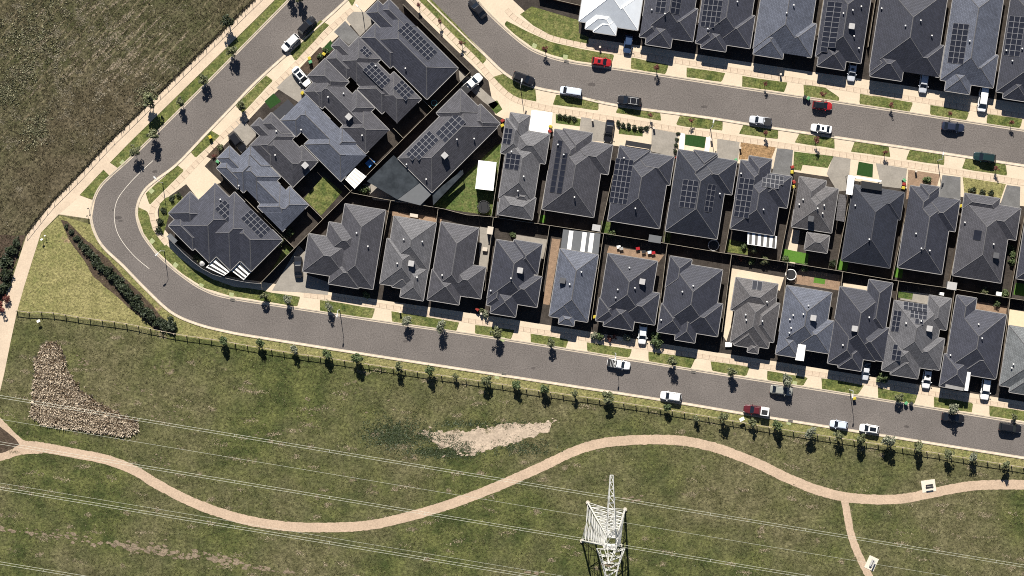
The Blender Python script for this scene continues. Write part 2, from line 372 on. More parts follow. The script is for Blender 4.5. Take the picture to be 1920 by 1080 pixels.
# outer verge of the west road, and the strip between the road and the reserve fence
sheet('verge_lawn', [(500, 40), (276, 263), (222, 315), (206, 306), (240, 271), (481, 36), (525, -8), (600, -80), (630, -90)], 0.020, M_verge)
sheet('verge_lawn', [(195, 319), (205, 331), (190, 350), (180, 372), (160, 371), (149, 364)], 0.020, M_verge)
sheet('verge_lawn', [(775, -30), (800, -10), (858, 48), (905, 98), (912, 112), (900, 126), (870, 100), (790, 18), (760, -12)], 0.045, M_verge)
rese_edge = [(p[0], p[1]) for p in offset(w_kerb, 4) if p[0] > 171 and p[1] > 412]
fence_line = [(32, 583), (62, 587), (90, 586), (160, 597), (240, 608), (330, 627), (400, 637), (480, 651), (560, 664), (602, 670), (702, 685), (840, 706), (950, 722), (985, 729), (1112, 747), (1235, 766), (1320, 780), (1440, 801), (1562, 820), (1707, 842), (1810, 859), (1920, 877), (2010, 890)]
sheet('dry_verge', rese_edge + [(p[0], p[1]+2) for p in fence_line[::-1]] + [(38, 560), (46, 535), (78, 435), (112, 404)], 0.014, M_dry)
# west footpath and pedestrian node
sheet('footpath', [(560, -80), (478, 0), (437, 41), (292, 184), (206, 268), (150, 328), (95, 384), (50, 441), (24, 520), (0, 580), (-12, 700), (-20, 740), (0, 734), (8, 700), (20, 640), (32, 584), (45, 538), (77, 436), (110, 402), (172, 411), (176, 388), (178, 377), (149, 366), (194, 318), (207, 331), (222, 316), (206, 305), (240, 270), (480, 35), (590, -75)], 0.024, M_slab)
sheet('footpath', [(150, 368), (177, 376), (172, 411), (112, 401)], 0.028, M_conc)

def slabs(line, width, step, z=0.05):
    "a concrete footpath laid bay by bay"
    line = resample(line, step); base = strip('footpath', line, width, z-0.014, M_joint)
    L = offset(line, -width/2+0.3); Rr = offset(line, width/2-0.3)
    for i in range(len(line)-1):
        b = MB(); g = 0.035
        def lerp(p, q, t): return p*(1-t)+q*t
        q = [lerp(L[i], L[i+1], g), lerp(Rr[i], Rr[i+1], g), lerp(Rr[i], Rr[i+1], 1-g), lerp(L[i], L[i+1], 1-g)]
        c = sum(q)/4; cx, cy = W(*c)
        t = [(W(*p)[0]-cx, W(*p)[1]-cy, z+random.uniform(-.003, .003)) for p in q]; lo = [(x, y, 0.03) for x, y, _ in t]
        b.face(t)
        for k in range(4): b.face([lo[k], lo[(k+1) % 4], t[(k+1) % 4], t[k]])
        b.build('paving_slab', M_slab, base, (cx, cy, 0))
slabs(smooth([(768, -10), (800, 22), (850, 72), (895, 116), (925, 152), (955, 180), (985, 193), (1040, 206), (1120, 219), (1200, 232), (1320, 251), (1500, 278), (1740, 315), (1920, 343), (1960, 349)]), 11, 13)
slabs(smooth([(950, 18), (960, 30), (985, 47), (1020, 66), (1060, 78), (1110, 88), (1160, 97), (1260, 113), (1380, 133), (1500, 152), (1600, 168), (1720, 187), (1840, 206), (1960, 225)]), 10, 13)
slabs(smooth([(570, 553), (650, 563), (760, 581), (870, 600), (980, 617), (1090, 634), (1200, 650), (1320, 669), (1430, 687), (1540, 703), (1650, 722), (1760, 740), (1860, 757), (1960, 772)]), 9, 13)
slabs(smooth([(660, 18), (620, 54), (560, 116), (460, 216), (410, 263), (350, 325), (300, 375), (285, 394), (288, 420), (300, 442), (313, 458)]), 10, 13)

def patch(name, poly, m, z=0.038, rag=0): sheet(name, ragged(poly, rag, 3, len(poly)) if rag else poly, z, m)
for poly, m in [
    ([(1090, 218), (1142, 231), (1137, 266), (1084, 262)], M_gconc), ([(1222, 241), (1272, 250), (1264, 294), (1221, 284)], M_gconc), ([(1345, 257), (1387, 263), (1384, 301), (1344, 299)], M_gconc),
    ([(1389, 267), (1455, 276), (1446, 298), (1385, 299)], M_tan), ([(1457, 278), (1487, 281), (1483, 330), (1448, 324)], M_dconc), ([(1562, 293), (1595, 298), (1590, 357), (1570, 359), (1550, 326)], M_gconc),
    ([(1642, 306), (1701, 316), (1696, 354), (1652, 349)], M_gconc), ([(1703, 318), (1763, 327), (1757, 349), (1699, 374)], M_pinkg), ([(1767, 328), (1801, 332), (1801, 374), (1759, 369)], M_dconc),
    ([(1888, 347), (1913, 350), (1912, 392), (1875, 384)], M_dconc), ([(997, 206), (1036, 211), (1032, 252), (990, 244)], M_white),
    ([(1275, 248), (1284, 250), (1282, 285), (1273, 283)], M_white), ([(1325, 254), (1333, 256), (1329, 285), (1321, 283)], M_white),
    ([(647, 39), (674, 69), (654, 84), (626, 60)], M_dconc), ([(655, 22), (687, 22), (700, 42), (675, 68), (650, 37)], M_gconc), ([(517, 164), (547, 138), (577, 172), (560, 192)], M_gconc),
    ([(345, 340), (380, 308), (415, 342), (402, 347), (372, 374)], M_conc), ([(424, 245), (450, 218), (482, 252), (460, 276)], M_gconc), ([(510, 545), (560, 460), (575, 475), (575, 515), (618, 530), (615, 553), (560, 548)], M_gconc),
    ([(1035, 447), (1051, 449), (1030, 572), (1018, 570)], M_pinkg), ([(1142, 461), (1245, 478), (1235, 492), (1138, 474)], M_pinkg), ([(1372, 503), (1470, 520), (1462, 545), (1382, 525), (1374, 600), (1362, 640), (1356, 630)], M_conc),
    ([(966, 440), (1026, 449), (1020, 478), (1012, 500), (1014, 462), (966, 452)], M_gconc), ([(1500, 505), (1578, 516), (1575, 545), (1480, 530)], M_pinkg), ([(1486, 430), (1500, 432), (1490, 500), (1470, 497)], M_conc),
    ([(1690, 545), (1750, 552), (1748, 572), (1688, 562)], M_gconc), ([(1832, 565), (1890, 575), (1888, 592), (1828, 582)], M_pinkg), ([(725, 395), (830, 408), (826, 418), (738, 406)], M_pinkg), ([(740, 340), (800, 385), (700, 375), (680, 345)], M_gconc),
    ([(1575, 530), (1632, 538), (1630, 548), (1574, 540)], M_conc), ([(900, 425), (926, 430), (912, 505), (898, 500)], M_gconc)]:
    patch('driveway' if poly[0][1] < 420 else 'yard_paving', poly, m)
for poly, m in [
    ([(975, 27), (997, 12), (1085, 38), (1085, 62), (1104, 70), (1103, 84), (1045, 73), (1000, 48)], M_verge), ([(1489, 284), (1563, 293), (1552, 315), (1505, 309), (1502, 320), (1487, 318)], M_lawn), ([(1610, 303), (1637, 308), (1636, 333), (1606, 328)], M_turf),
    ([(1805, 332), (1886, 345), (1876, 374), (1808, 362)], M_dry), ([(1042, 214), (1089, 223), (1087, 237), (1042, 231)], M_lawn), ([(1161, 239), (1205, 245), (1205, 256), (1160, 251)], M_lawn), ([(1285, 252), (1324, 256), (1321, 278), (1284, 272)], M_turf),
    ([(570, 372), (607, 330), (642, 360), (602, 404)], M_verge), ([(812, 386), (930, 272), (944, 268), (926, 405), (850, 394)], M_lawn), ([(1468, 466), (1516, 476), (1514, 496), (1464, 488)], M_turf_b), ([(1012, 402), (1024, 404), (1022, 418), (1010, 416)], M_turf_b),
    ([(1128, 414), (1146, 417), (1142, 438), (1126, 436)], M_lawn), ([(1246, 434), (1258, 436), (1256, 456), (1243, 454)], M_lawn), ([(1365, 448), (1402, 456), (1402, 478), (1360, 472)], M_verge), ([(1573, 485), (1592, 488), (1588, 508), (1568, 505)], M_turf_b), ([(1678, 497), (1694, 500), (1691, 522), (1674, 519)], M_turf_b),
    ([(1905, 530), (1925, 533), (1925, 556), (1900, 552)], M_turf_b), ([(1685, 546), (1712, 550), (1710, 562), (1684, 558)], M_lawn), ([(1527, 520), (1548, 523), (1546, 533), (1525, 530)], M_turf_b), ([(496, 190), (513, 175), (527, 190), (507, 204)], M_turf), ([(620, 75), (627, 88), (615, 100), (604, 92)], M_turf),
    ([(860, 130), (886, 150), (935, 195), (925, 205), (905, 190), (862, 150)], M_gconc), ([(915, 195), (932, 188), (942, 205), (930, 214)], M_lawn), ([(535, 458), (552, 465), (512, 508), (500, 520), (520, 490)], M_lawn), ([(300, 375), (335, 362), (345, 372), (318, 400), (305, 445), (296, 430)], M_verge), ([(380, 290), (410, 268), (420, 278), (400, 300)], M_mulch), ([(560, 130), (600, 88), (625, 100), (580, 140)], M_mulch)]:
    patch('lawn_patch' if m not in (M_gconc, M_mulch) else 'garden_bed', poly, m, 0.040)
# reserve: gravel paths, bare soil, planted beds
gp = smooth([(20, 829), (45, 835), (75, 838), (140, 850), (200, 862), (250, 881), (290, 905), (340, 932), (400, 957), (470, 977), (540, 987), (610, 989), (690, 985), (760, 970), (830, 950), (900, 925), (960, 900), (1020, 873), (1070, 849), (1110, 835), (1160, 827), (1230, 824), (1290, 828), (1350, 842), (1420, 869), (1480, 898), (1540, 921), (1600, 934), (1680, 936), (1740, 926), (1800, 914), (1860, 909), (1990, 909)])
def wobble(line, width, amp, seed):
    line = resample(line, 4); r = np.random.default_rng(seed)
    L = np.array(offset(line, -width/2)); Rr = np.array(offset(line, width/2))
    L += r.normal(0, amp, L.shape); Rr += r.normal(0, amp, Rr.shape)
    return [tuple(p) for p in L] + [tuple(p) for p in Rr[::-1]]
sheet('gravel_path', wobble(gp, 18, 0.35, 1), 0.028, M_path)
sheet('gravel_path', wobble(smooth([(-30, 765), (5, 800), (25, 820), (50, 838), (80, 842)]), 17, 0.35, 2), 0.024, M_path)
sheet('gravel_path', wobble(smooth([(-30, 866), (10, 854), (40, 845), (80, 842)]), 15, 0.35, 3), 0.020, M_path)
sheet('gravel_path', wobble(smooth([(1582, 931), (1588, 960), (1595, 1000), (1612, 1045), (1640, 1100)]), 14, 0.35, 4), 0.024, M_path)
soilp = [(785, 815), (830, 808), (900, 806), (960, 798), (1000, 793), (1035, 794), (1030, 806), (1000, 820), (960, 832), (920, 845), (882, 856), (862, 842), (828, 838), (803, 826)]
sheet('bare_soil', ragged(soilp, 2.6, 2, 5), 0.016, M_soil)
M_dull = mat('dull_soil', (.235, .185, .13), 0.95, 0.1, 0.35, 0.9, 0.5, 5, fine=0.3, fscale=2.5)
def islands(name, centres, m, z, seed):
    "worn bare spots: many small irregular patches, none overlapping in height"
    r = np.random.default_rng(seed); b = MB(); k = 0
    for cx, cy, sx, sy, n, rad, slope in centres:
        for _ in range(n):
            dx = r.normal(0, sx); x, y = cx+dx, cy+dx*slope+r.normal(0, sy); q = rad*r.uniform(.35, 1.3); k += 1
            pts = []
            for t in np.linspace(0, 2*math.pi, 10)[:-1]:
                g = q*r.uniform(.55, 1.2); pts.append((*W(x+g*1.5*math.cos(t), y+g*.75*math.sin(t)+g*1.5*math.cos(t)*slope), z+(k % 60)*.0004))
            b.face(pts[::-1])
    return structure(b.build(name, m), 'stuff')
islands('worn_soil_patches', [(255, 1028, 55, 4.5, 60, 4.2, .14), (380, 1045, 60, 5, 60, 4.2, .17), (490, 1064, 30, 4, 24, 3.5, .17), (110, 1003, 45, 4, 30, 3.2, .1), (20, 996, 25, 3, 16, 3, .05), (158, 678, 9, 4, 18, 1.7, .3), (300, 862, 12, 8, 14, 1.5, .4), (255, 735, 30, 8, 20, 1.5, .2), (290, 775, 40, 8, 16, 1.5, .2), (700, 815, 4, 4, 9, 2.2, 0), (1185, 938, 10, 4, 14, 3, .1), (1140, 1062, 14, 5, 10, 3, .1), (1000, 1075, 10, 3, 6, 3, 0), (600, 770, 40, 10, 14, 1.4, -.3), (520, 800, 60, 14, 16, 1.4, -.2), (1480, 880, 60, 20, 14, 1.4, .2)], M_dull, 0.014, 61)
islands('bare_soil_fringe', [(815, 818, 18, 6, 30, 2.4, .1), (1012, 800, 14, 4, 22, 2.2, -.3), (880, 850, 10, 4, 12, 2.4, 0), (930, 800, 40, 4, 24, 2.4, -.1), (905, 838, 40, 6, 18, 2.2, -.3)], M_soil, 0.0405, 62)
sheet('mulch_bed', ragged([(112, 414), (125, 416), (165, 452), (205, 487), (250, 535), (300, 590), (332, 618), (325, 626), (290, 618), (270, 602), (235, 570), (205, 545), (175, 518), (150, 480), (128, 446)], 0.8, 4, 3), 0.022, M_mulch)
sheet('mulch_bed', ragged([(-30, 440), (50, 442), (26, 500), (20, 560), (-30, 600)], 0.8, 4, 4), 0.016, M_mulch)
sheet('mulch_bed', ragged([(-30, 795), (0, 800), (28, 822), (36, 834), (10, 848), (-30, 856)], 0.6, 4, 5), 0.03, M_mulch)
sheet('mulch_bed', ragged([(68, 680), (80, 648), (100, 640), (116, 655), (122, 690), (150, 730), (200, 765), (258, 790), (262, 808), (240, 818), (180, 812), (80, 797), (58, 780)], 1.0, 4, 6), 0.022, mat('dry_reed_litter', (.155, .12, .085), 0.95, 0.1, 0.5, 1.2, 0.6, 5, fine=0.3, fscale=4))
for i, (x, y, r_) in enumerate([(221, 408, 4), (226, 414, 3), (213, 394, 2), (290, 322, 3.5), (760, 640, 3), (1320, 200, 4), (1110, 158, 5), (1700, 800, 3.5), (1000, 690, 3)]):
    sheet('oil_stain', ragged([(x+r_*1.5*math.cos(t), y+r_*.8*math.sin(t)) for t in np.linspace(0, 6.28, 12)[:-1]], r_*.12, 1.5, 90+i), 0.024, mat('oiled_asphalt', (.085, .074, .068), .8, .3, .2, 1, fine=.2, fscale=4))
ml = smooth([(287, 301), (262, 324), (240, 347), (222, 371), (215, 393), (215, 415), (221, 438), (236, 462), (257, 485), (280, 504)])
strip('centre_line_marking', ml, 0.95, 0.026, M_mark)

# ------------------------------------------------------------------ houses
Z0 = 2.8
PITCH = math.tan(R(25))
class Hip:
    def __init__(s, th, px, py, w, d, idx):
        t = R(th); k = (H-Z0)/H/PPM
        x, y = W(px, py, Z0); u = np.array([math.cos(t), -math.sin(t)]); v = np.array([-math.sin(t), -math.cos(t)])
        o = np.array([x, y]) + (u*w*k if w < 0 else 0) + (v*d*k if d < 0 else 0)
        s.u, s.v, s.w, s.d = u, v, abs(w)*k, abs(d)*k
        s.o = o; s.z = Z0 + idx*0.012; s.i = idx
    def P(s, a, b, z): p = s.o + s.u*a + s.v*b; return (p[0], p[1], z)
    def loc(s, x, y): r = np.array([x, y])-s.o; return float(r@s.u), float(r@s.v)
    def inside(s, x, y, m=0.0):
        a, b = s.loc(x, y); return m <= a <= s.w-m and m <= b <= s.d-m
    def h(s, x, y):
        a, b = s.loc(x, y); return s.z + PITCH*min(a, s.w-a, b, s.d-b)
    def nrm(s, x, y):
        a, b = s.loc(x, y); q = [(a, -s.u), (s.w-a, s.u), (b, -s.v), (s.d-b, s.v)]
        return min(q, key=lambda t: t[0])[1]   # downhill direction
    def ridge(s):
        m = min(s.w, s.d)/2
        return ((m, m), (s.w-m, m)) if s.w >= s.d else ((m, m), (m, s.d-m))

def roof_at(hips, x, y):
    best = None
    for r in hips:
        if r.inside(x, y) and (best is None or r.h(x, y) > best.h(x, y)): best = r
    return best

def seg_keep(hips, me, p, q, n, tol, test):
    "drop the pieces of a line that other roofs cover"
    out = []; run = None
    for k in range(n):
        t0, t1 = k/n, (k+1)/n; tm = (t0+t1)/2
        x, y, z = [p[i]*(1-tm)+q[i]*tm for i in range(3)]
        ok = not any(r is not me and test(r, x, y, z) for r in hips)
        if ok: run = (run[0], t1) if run else (t0, t1)
        elif run: out.append(run); run = None
    if run: out.append(run)
    L = lambda t: tuple(p[i]*(1-t)+q[i]*t for i in range(3))
    return [(L(a_), L(b_)) for a_, b_ in out]

HOUSES = []
def house(label, th, rects, roof='slate', wall=0, front='v+', panels=(), coolers=(), vents=(), dark_cap=False, dark_panels=False, group='houses on the estate'):
    hips = [Hip(th, *r[1:], i) for i, r in enumerate(rects)]
    kinds = [r[0] for r in rects]
    c = sum((h_.o + h_.u*h_.w/2 + h_.v*h_.d/2 for h_ in hips[:1]), np.zeros(2))
    root = thing('house', label, 'house', (c[0], c[1], 0), 0, group)
    O = (c[0], c[1], 0)
    def rel(p): return (p[0]-O[0], p[1]-O[1], p[2])
    rb, wb, cb, gb = MB(), MB(), MB(), MB()
    for h_ in hips:
        (a0, b0), (a1, b1) = h_.ridge(); zr = h_.z + PITCH*min(h_.w, h_.d)/2
        cs = [(0, 0), (h_.w, 0), (h_.w, h_.d), (0, h_.d)]
        C = [rel(h_.P(x, y, h_.z)) for x, y in cs]; A, B = rel(h_.P(a0, b0, zr)), rel(h_.P(a1, b1, zr))
        sl_ = math.hypot(1, PITCH); m = min(h_.w, h_.d)/2
        if h_.w >= h_.d:
            fs = [([C[0], C[1], B, A], [(0, 0), (h_.w, 0), (a1, m*sl_), (a0, m*sl_)]), ([C[1], C[2], B], [(0, 0), (h_.d, 0), (m, m*sl_)]),
                  ([C[2], C[3], A, B], [(0, 0), (h_.w, 0), (h_.w-a0, m*sl_), (h_.w-a1, m*sl_)]), ([C[3], C[0], A], [(0, 0), (h_.d, 0), (m, m*sl_)])]
            hl = [(0, A), (1, B), (2, B), (3, A)]
        else:
            fs = [([C[0], C[1], A], [(0, 0), (h_.w, 0), (m, m*sl_)]), ([C[1], C[2], B, A], [(0, 0), (h_.d, 0), (b1, m*sl_), (b0, m*sl_)]),
                  ([C[2], C[3], B], [(0, 0), (h_.w, 0), (m, m*sl_)]), ([C[3], C[0], A, B], [(0, 0), (h_.d, 0), (h_.d-b0, m*sl_), (h_.d-b1, m*sl_)])]
            hl = [(0, A), (1, A), (2, B), (3, B)]
        # eave lip and soffit
        lo = [(x, y, z-0.16) for x, y, z in C]
        for f, uv in fs: rb.face(f[::-1], 0, uv[::-1])
        rb.face(lo, 1)
        for k in range(4): rb.face([C[k], C[(k+1) % 4], lo[(k+1) % 4], lo[k]][::-1], 1)
        # walls, set back under the eaves
        ins = 0.48 + h_.i*0.006
        q = [(ins, ins), (h_.w-ins, ins), (h_.w-ins, h_.d-ins), (ins, h_.d-ins)]
        lo = [rel(h_.P(x, y, 0.0)) for x, y in q]; hi = [rel(h_.P(x, y, h_.z-0.15)) for x, y in q]
        for k in range(4): wb.face([lo[k], lo[(k+1) % 4], hi[(k+1) % 4], hi[k]][::-1])
        # caps along hips and ridge
        def absz(p): return (p[0]+O[0], p[1]+O[1], p[2])
        lines = [(C[i], E) for i, E in hl] + ([(A, B)] if math.dist(A, B) > 0.2 else [])
        for p, r_ in lines:
            for s0, s1 in seg_keep(hips, h_, absz(p), absz(r_), 24, 0, lambda r, x, y, z: r.inside(x, y) and r.h(x, y) > z-0.03):
                p0, p1 = Vector(rel(s0)), Vector(rel(s1)); d = p1-p0
                if d.length < 0.15: continue
                sd = Vector((-d.y, d.x, 0)).normalized()*0.11; up = Vector((0, 0, 0.06)); dn = Vector((0, 0, -0.05))
                cb.face([p0-sd+dn, p1-sd+dn, p1+up, p0+up]); cb.face([p0+up, p1+up, p1+sd+dn, p0+sd+dn])
        # gutters
        for k in range(4):
            p, q_ = C[k], C[(k+1) % 4]; n_ = h_.v*-1 if k == 0 else (h_.u if k == 1 else (h_.v if k == 2 else -h_.u))
            for s0, s1 in seg_keep(hips, h_, absz(p), absz(q_), 40, 0, lambda r, x, y, z: r.inside(x, y, -0.02)):
                p0, p1 = Vector(rel(s0)), Vector(rel(s1)); o_ = Vector((n_[0], n_[1], 0))*0.13
                u1, d1 = Vector((0, 0, 0.02)), Vector((0, 0, -0.13))
                gb.face([p0+u1, p1+u1, p1+o_+u1, p0+o_+u1][::-1]); gb.face([p0+o_+u1, p1+o_+u1, p1+o_+d1, p0+o_+d1][::-1]); gb.face([p0+d1, p1+d1, p1+o_+d1, p0+o_+d1])
    rm = ROOF[roof]
    rf = rb.build('roof', [rm, M_gutd], root)
    wb.build('wall', WALL[wall % 4], root)
    cb.build('ridge_capping', (M_white if roof == 'white' else (M_capd if dark_cap else M_cap)), rf)
    gb.build('gutter', (M_gutd if dark_cap else M_gut), rf)
    # openings on the street side
    def opening(h_, frac, wid, zb, ht, nm, m, side):
        ins = 0.48 + h_.i*0.006
        if side in ('v+', 'v-'):
            b_ = h_.d-ins if side == 'v+' else ins; p = h_.P(h_.w*frac, b_, 0); ax = h_.u; nn = h_.v if side == 'v+' else -h_.v
        else:
            a_ = h_.w-ins if side == 'u+' else ins; p = h_.P(a_, h_.d*frac, 0); ax = h_.v; nn = h_.u if side == 'u+' else -h_.u
        x, y = p[0]-O[0]+nn[0]*0.03, p[1]-O[1]+nn[1]*0.03
        ang = math.atan2(ax[1], ax[0]); b = MB()
        b.box(0, 0, 0, wid, 0.08, ht, 0, 0)
        o = b.build(nm, M_frame if nm == 'window' else m, root, (x, y, zb)); o.rotation_euler = (0, 0, ang)
        if nm == 'window':
            b = MB(); b.box(0, 0, 0.06, wid-0.12, 0.11, ht-0.12); b.build('pane', M_glass, o)
        else:
            for k in range(4):
                b = MB(); b.box(0, 0, 0.05+k*(ht-0.1)/4, wid-0.1, 0.11, (ht-0.1)/4-0.04); b.build('panel' if nm == 'garage_door' else 'inset_panel', m, o)
    opp = {'v+': 'v-', 'v-': 'v+', 'u-': 'u+', 'u+': 'u-'}[front]
    for kd, h_ in zip(kinds, hips):
        if kd == 'G': opening(h_, 0.5 if front[0] == 'u' else (0.68 if h_.w > 6 else 0.5), 4.6 if (h_.w if front[0] == 'v' else h_.d) > 6.2 else 2.4, 0.02, 2.1, 'garage_door', M_door, front)
        if kd in 'EA': opening(h_, 0.5, 1.8, 0.9, 1.25, 'window', None, front)
        if kd == 'M':
            opening(h_, 0.3, 2.2, 0.5, 1.6, 'window', None, opp); opening(h_, 0.7, 1.8, 0.9, 1.2, 'window', None, opp)
    # solar panels
    for pa in panels:
        cx, cy, nu, nv, cw, ch = pa[:6]; dk = dark_panels or (len(pa) > 6)
        x, y = W(cx, cy, 3.6); r = roof_at(hips, x, y)
        if r is None: continue
        g = r.nrm(x, y); hz = r.h(x, y); k = (H-3.6)/H/PPM
        du, dv = r.u*cw*k, r.v*ch*k; e_ = 0.07
        def pz(vec): return -PITCH*float(vec@g)
        def quad(sc, dz): return [(*(du*sx*sc_u(sc, du)+dv*sy*sc_u(sc, dv)), pz(du*sx*sc_u(sc, du)+dv*sy*sc_u(sc, dv))+dz) for sx, sy in ((-.5, -.5), (-.5, .5), (.5, .5), (.5, -.5))]
        def sc_u(sc, vec): return 1 - sc/np.linalg.norm(vec)
        fr = MB(); t = quad(0.02, 0.10); lo = quad(0.02, 0.06); fr.face(t)
        for q in range(4): fr.face([t[q], lo[q], lo[(q+1) % 4], t[(q+1) % 4]])
        gl = MB(); gl.face(quad(0.095, 0.108))
        mf = fr.mesh('solar_panel', M_pdark if dk else M_prim); mg = gl.mesh('cells', M_panel)
        for iu in range(nu):
            for iv in range(nv):
                off = du*(iu-(nu-1)/2) + dv*(iv-(nv-1)/2)
                px_, py_ = x+off[0], y+off[1]
                rr = roof_at(hips, px_, py_)
                if rr is None or abs(rr.h(px_, py_)-(hz+pz(off))) > 0.10: continue
                o = link('solar_panel', mf, root, (px_-O[0], py_-O[1], hz+pz(off)))
                link('cells', mg, o)
    for cx, cy, *kk in coolers:
        x, y = W(cx, cy, 4.2); r = roof_at(hips, x, y)
        if r is None: continue
        b = MB(); z = r.h(x, y)
        b.box(0, 0, -0.3, .75, .75, 0.55); b.box(0, 0, 0.25, 1.12, 1.12, 0.62, 0, 0, (0.95, 0.95)); b.box(0, 0, 0.87, 1.16, 1.16, 0.07)
        for q in range(4): b.box(math.cos(q*math.pi/2)*.56, math.sin(q*math.pi/2)*.56, .35, .06, .8, .4, q*math.pi/2)
        o = b.build('evaporative_cooler', M_unitd if kk else M_unit, root, (x-O[0], y-O[1], z)); o.rotation_euler = (0, 0, -R(th))
    for cx, cy in vents:
        x, y = W(cx, cy, 4.0); r = roof_at(hips, x, y)
        if r is None: continue
        b = MB(); b.tube((0, 0, -0.2), (0, 0, 0.45), 0.09, 0.09, 8); b.tube((0, 0, 0.42), (0, 0, 0.62), 0.19, 0.13, 10)
        b.build('vent_pipe', M_vent, root, (x-O[0], y-O[1], r.h(x, y)))
    HOUSES.append((root, hips)); return root, hips, O

TH = 8.8
# --- north row (behind the upper street, facing south)
NR = 'houses along the north side of the upper street'
house('white pale-roofed house behind the lawn at the upper street bend', TH, [('M', 1085, 40, 106, -130), ('G', 1196, 57, -70, -70), ('E', 1097, 54, 58, -44), ('E', 1112, 60, 43, -32)], 'white', 1, dark_cap=False, group=NR)
house('dark hip-roofed house with two small solar arrays, right beside the white-roofed house', TH, [('M', 1200, 63, 94, -146), ('V', 1199, 69, 40, -40), ('G', 1299, 78, -64, -62), ('E', 1210, 83, 48, -48)], 'slate', 0, panels=[(1239, 9, 2, 3, 9, 11), (1267, 11, 2, 3, 9, 11)], vents=[(1222, 18), (1246, 27)], group=NR)
house('dark house with a four-column solar array, above the verge with the second red tree', TH, [('M', 1305, 75, 96, -146), ('V', 1304, 81, 40, -40), ('G', 1406, 91, -64, -62), ('E', 1314, 90, 47, -46)], 'slate', 2, panels=[(1334, 26, 4, 5, 8.5, 10.5)], vents=[(1382, 4), (1327, 54)], group=NR)
house('plain slate-grey house without panels, between two solar houses in the north row', TH, [('M', 1412, 91, 102, -150), ('G', 1521, 108, -66, -64), ('E', 1412, 102, 56, -60)], 'blue', 2, vents=[(1473, 26), (1487, 11)], group=NR)
house('dark house with two tall columns of silver-framed panels and a pale rooftop cooler', TH, [('M', 1614, 119, -86, -146), ('E', 1532, 124, 52, -50)], 'charcoal', 0, panels=[(1558, 51, 2, 10, 13, 9.6)], coolers=[(1596, 50)], vents=[(1615, 12), (1598, 20), (1601, 68), (1611, 90), (1580, 26)], group=NR)
house('widest dark house of the north row, silver car on its driveway', TH, [('M', 1631, 125, 124, -162), ('V', 1630, 136, 50, -40), ('G', 1761, 145, -72, -60), ('E', 1631, 143, 60, -54)], 'charcoal', 2, vents=[(1654, 15), (1724, 40), (1747, 67), (1695, 50)], group=NR)
house('slate house with a three-column solar array, white van on its driveway', TH, [('M', 1763, 150, 94, -188), ('G', 1862, 165, -64, -62), ('E', 1771, 170, 47, -48)], 'blue', 0, panels=[(1796, 82, 3, 7, 9.3, 10.8)], vents=[(1816, 78)], dark_panels=False, group=NR)
house('dark solar house cut off by the upper right corner', TH, [('M', 1868, 172, 102, -190), ('E', 1880, 184, 48, -48), ('G', 1972, 188, -60, -60)], 'charcoal', 3, panels=[(1902, 68, 3, 7, 9.3, 10.8)], vents=[(1888, 94), (1898, 114), (1915, 92)], group=NR)
# --- middle row (facing north on to the upper street)
MR = 'houses along the south side of the upper street'
house('narrow multi-winged grey house with two small solar arrays beside the white driveway', 9.0, [('M', 935, 371, 66, -112), ('A', 949, 222, 42, 66), ('A', 957, 211, 38, 52), ('G', 1031, 252, -68, 56), ('V', 933, 402, 66, -42), ('V', 959, 380, 36, -28)], 'grey', 0, 'v-', panels=[(952, 255, 2, 3, 7.5, 10), (961, 303, 3, 3, 9, 10)], vents=[(959, 284), (982, 331), (971, 358)], group=MR)
house('grey house with two dark frameless panel columns, black sedan beside its front', 9.0, [('M', 1038, 255, 98, 139), ('V', 1040, 242, 71, 78), ('A', 1056, 241, 56, 66), ('G', 1149, 272, -78, 56)], 'warm', 1, 'v-', panels=[(1043, 312, 1, 9, 9.5, 11), (1054, 325, 1, 7, 9.5, 11)], vents=[(1046, 271), (1057, 290), (1077, 370)], dark_panels=True, group=MR)
house('charcoal house with long solar array and flat black porch, behind six round shrubs', 9.0, [('M', 1161, 278, 98, 137), ('A', 1162, 273, 58, 72), ('G', 1264, 294, -78, 54)], 'charcoal', 2, 'v-', panels=[(1165, 340, 4, 8, 8.2, 10.6)], vents=[(1170, 296), (1191, 391)], group=MR)
house('charcoal house with separate panel arrays on both main slopes, behind the dark turf square', 9.0, [('M', 1271, 285, 98, 150), ('V', 1272, 280, 75, 78), ('A', 1301, 281, 45, 56), ('G', 1382, 302, -74, 64)], 'dark', 1, 'v-', panels=[(1291, 364, 3, 5, 9.6, 10.5), (1331, 372, 2, 5, 8, 10.5)], vents=[(1350, 363)], group=MR)
house('dark house with panels on its north slope and a striped rear patio cover', 9.0, [('M', 1387, 316, 83, 114), ('V', 1389, 300, 58, 74), ('A', 1405, 292, 43, 52), ('G', 1485, 331, -64, 60)], 'charcoal', 0, 'v-', panels=[(1395, 371, 3, 7, 9, 10.6), (1449, 340, 5, 3, 8, 8.5)], vents=[(1390, 325), (1431, 393)], group=MR)
house('small brown-grey tiled house with a detached rear pavilion roof, beside the rendered porch walls', 9.0, [('M', 1497, 343, 76, 83), ('A', 1499, 331, 51, 62), ('G', 1571, 354, -60, 60), ('V', 1508, 468, 43, -33)], 'brown', 1, 'v-', coolers=[(1520, 410, 1)], vents=[(1506, 374), (1499, 383), (1545, 385), (1532, 391), (1542, 400)], group=MR)
house('very dark panel-free house with white parapet walls round its flat black porch', 9.0, [('M', 1600, 346, 92, 144), ('G', 1696, 361, -62, 52)], 'dark', 3, 'v-', vents=[(1604, 385), (1628, 449)], dark_cap=True, group=MR)
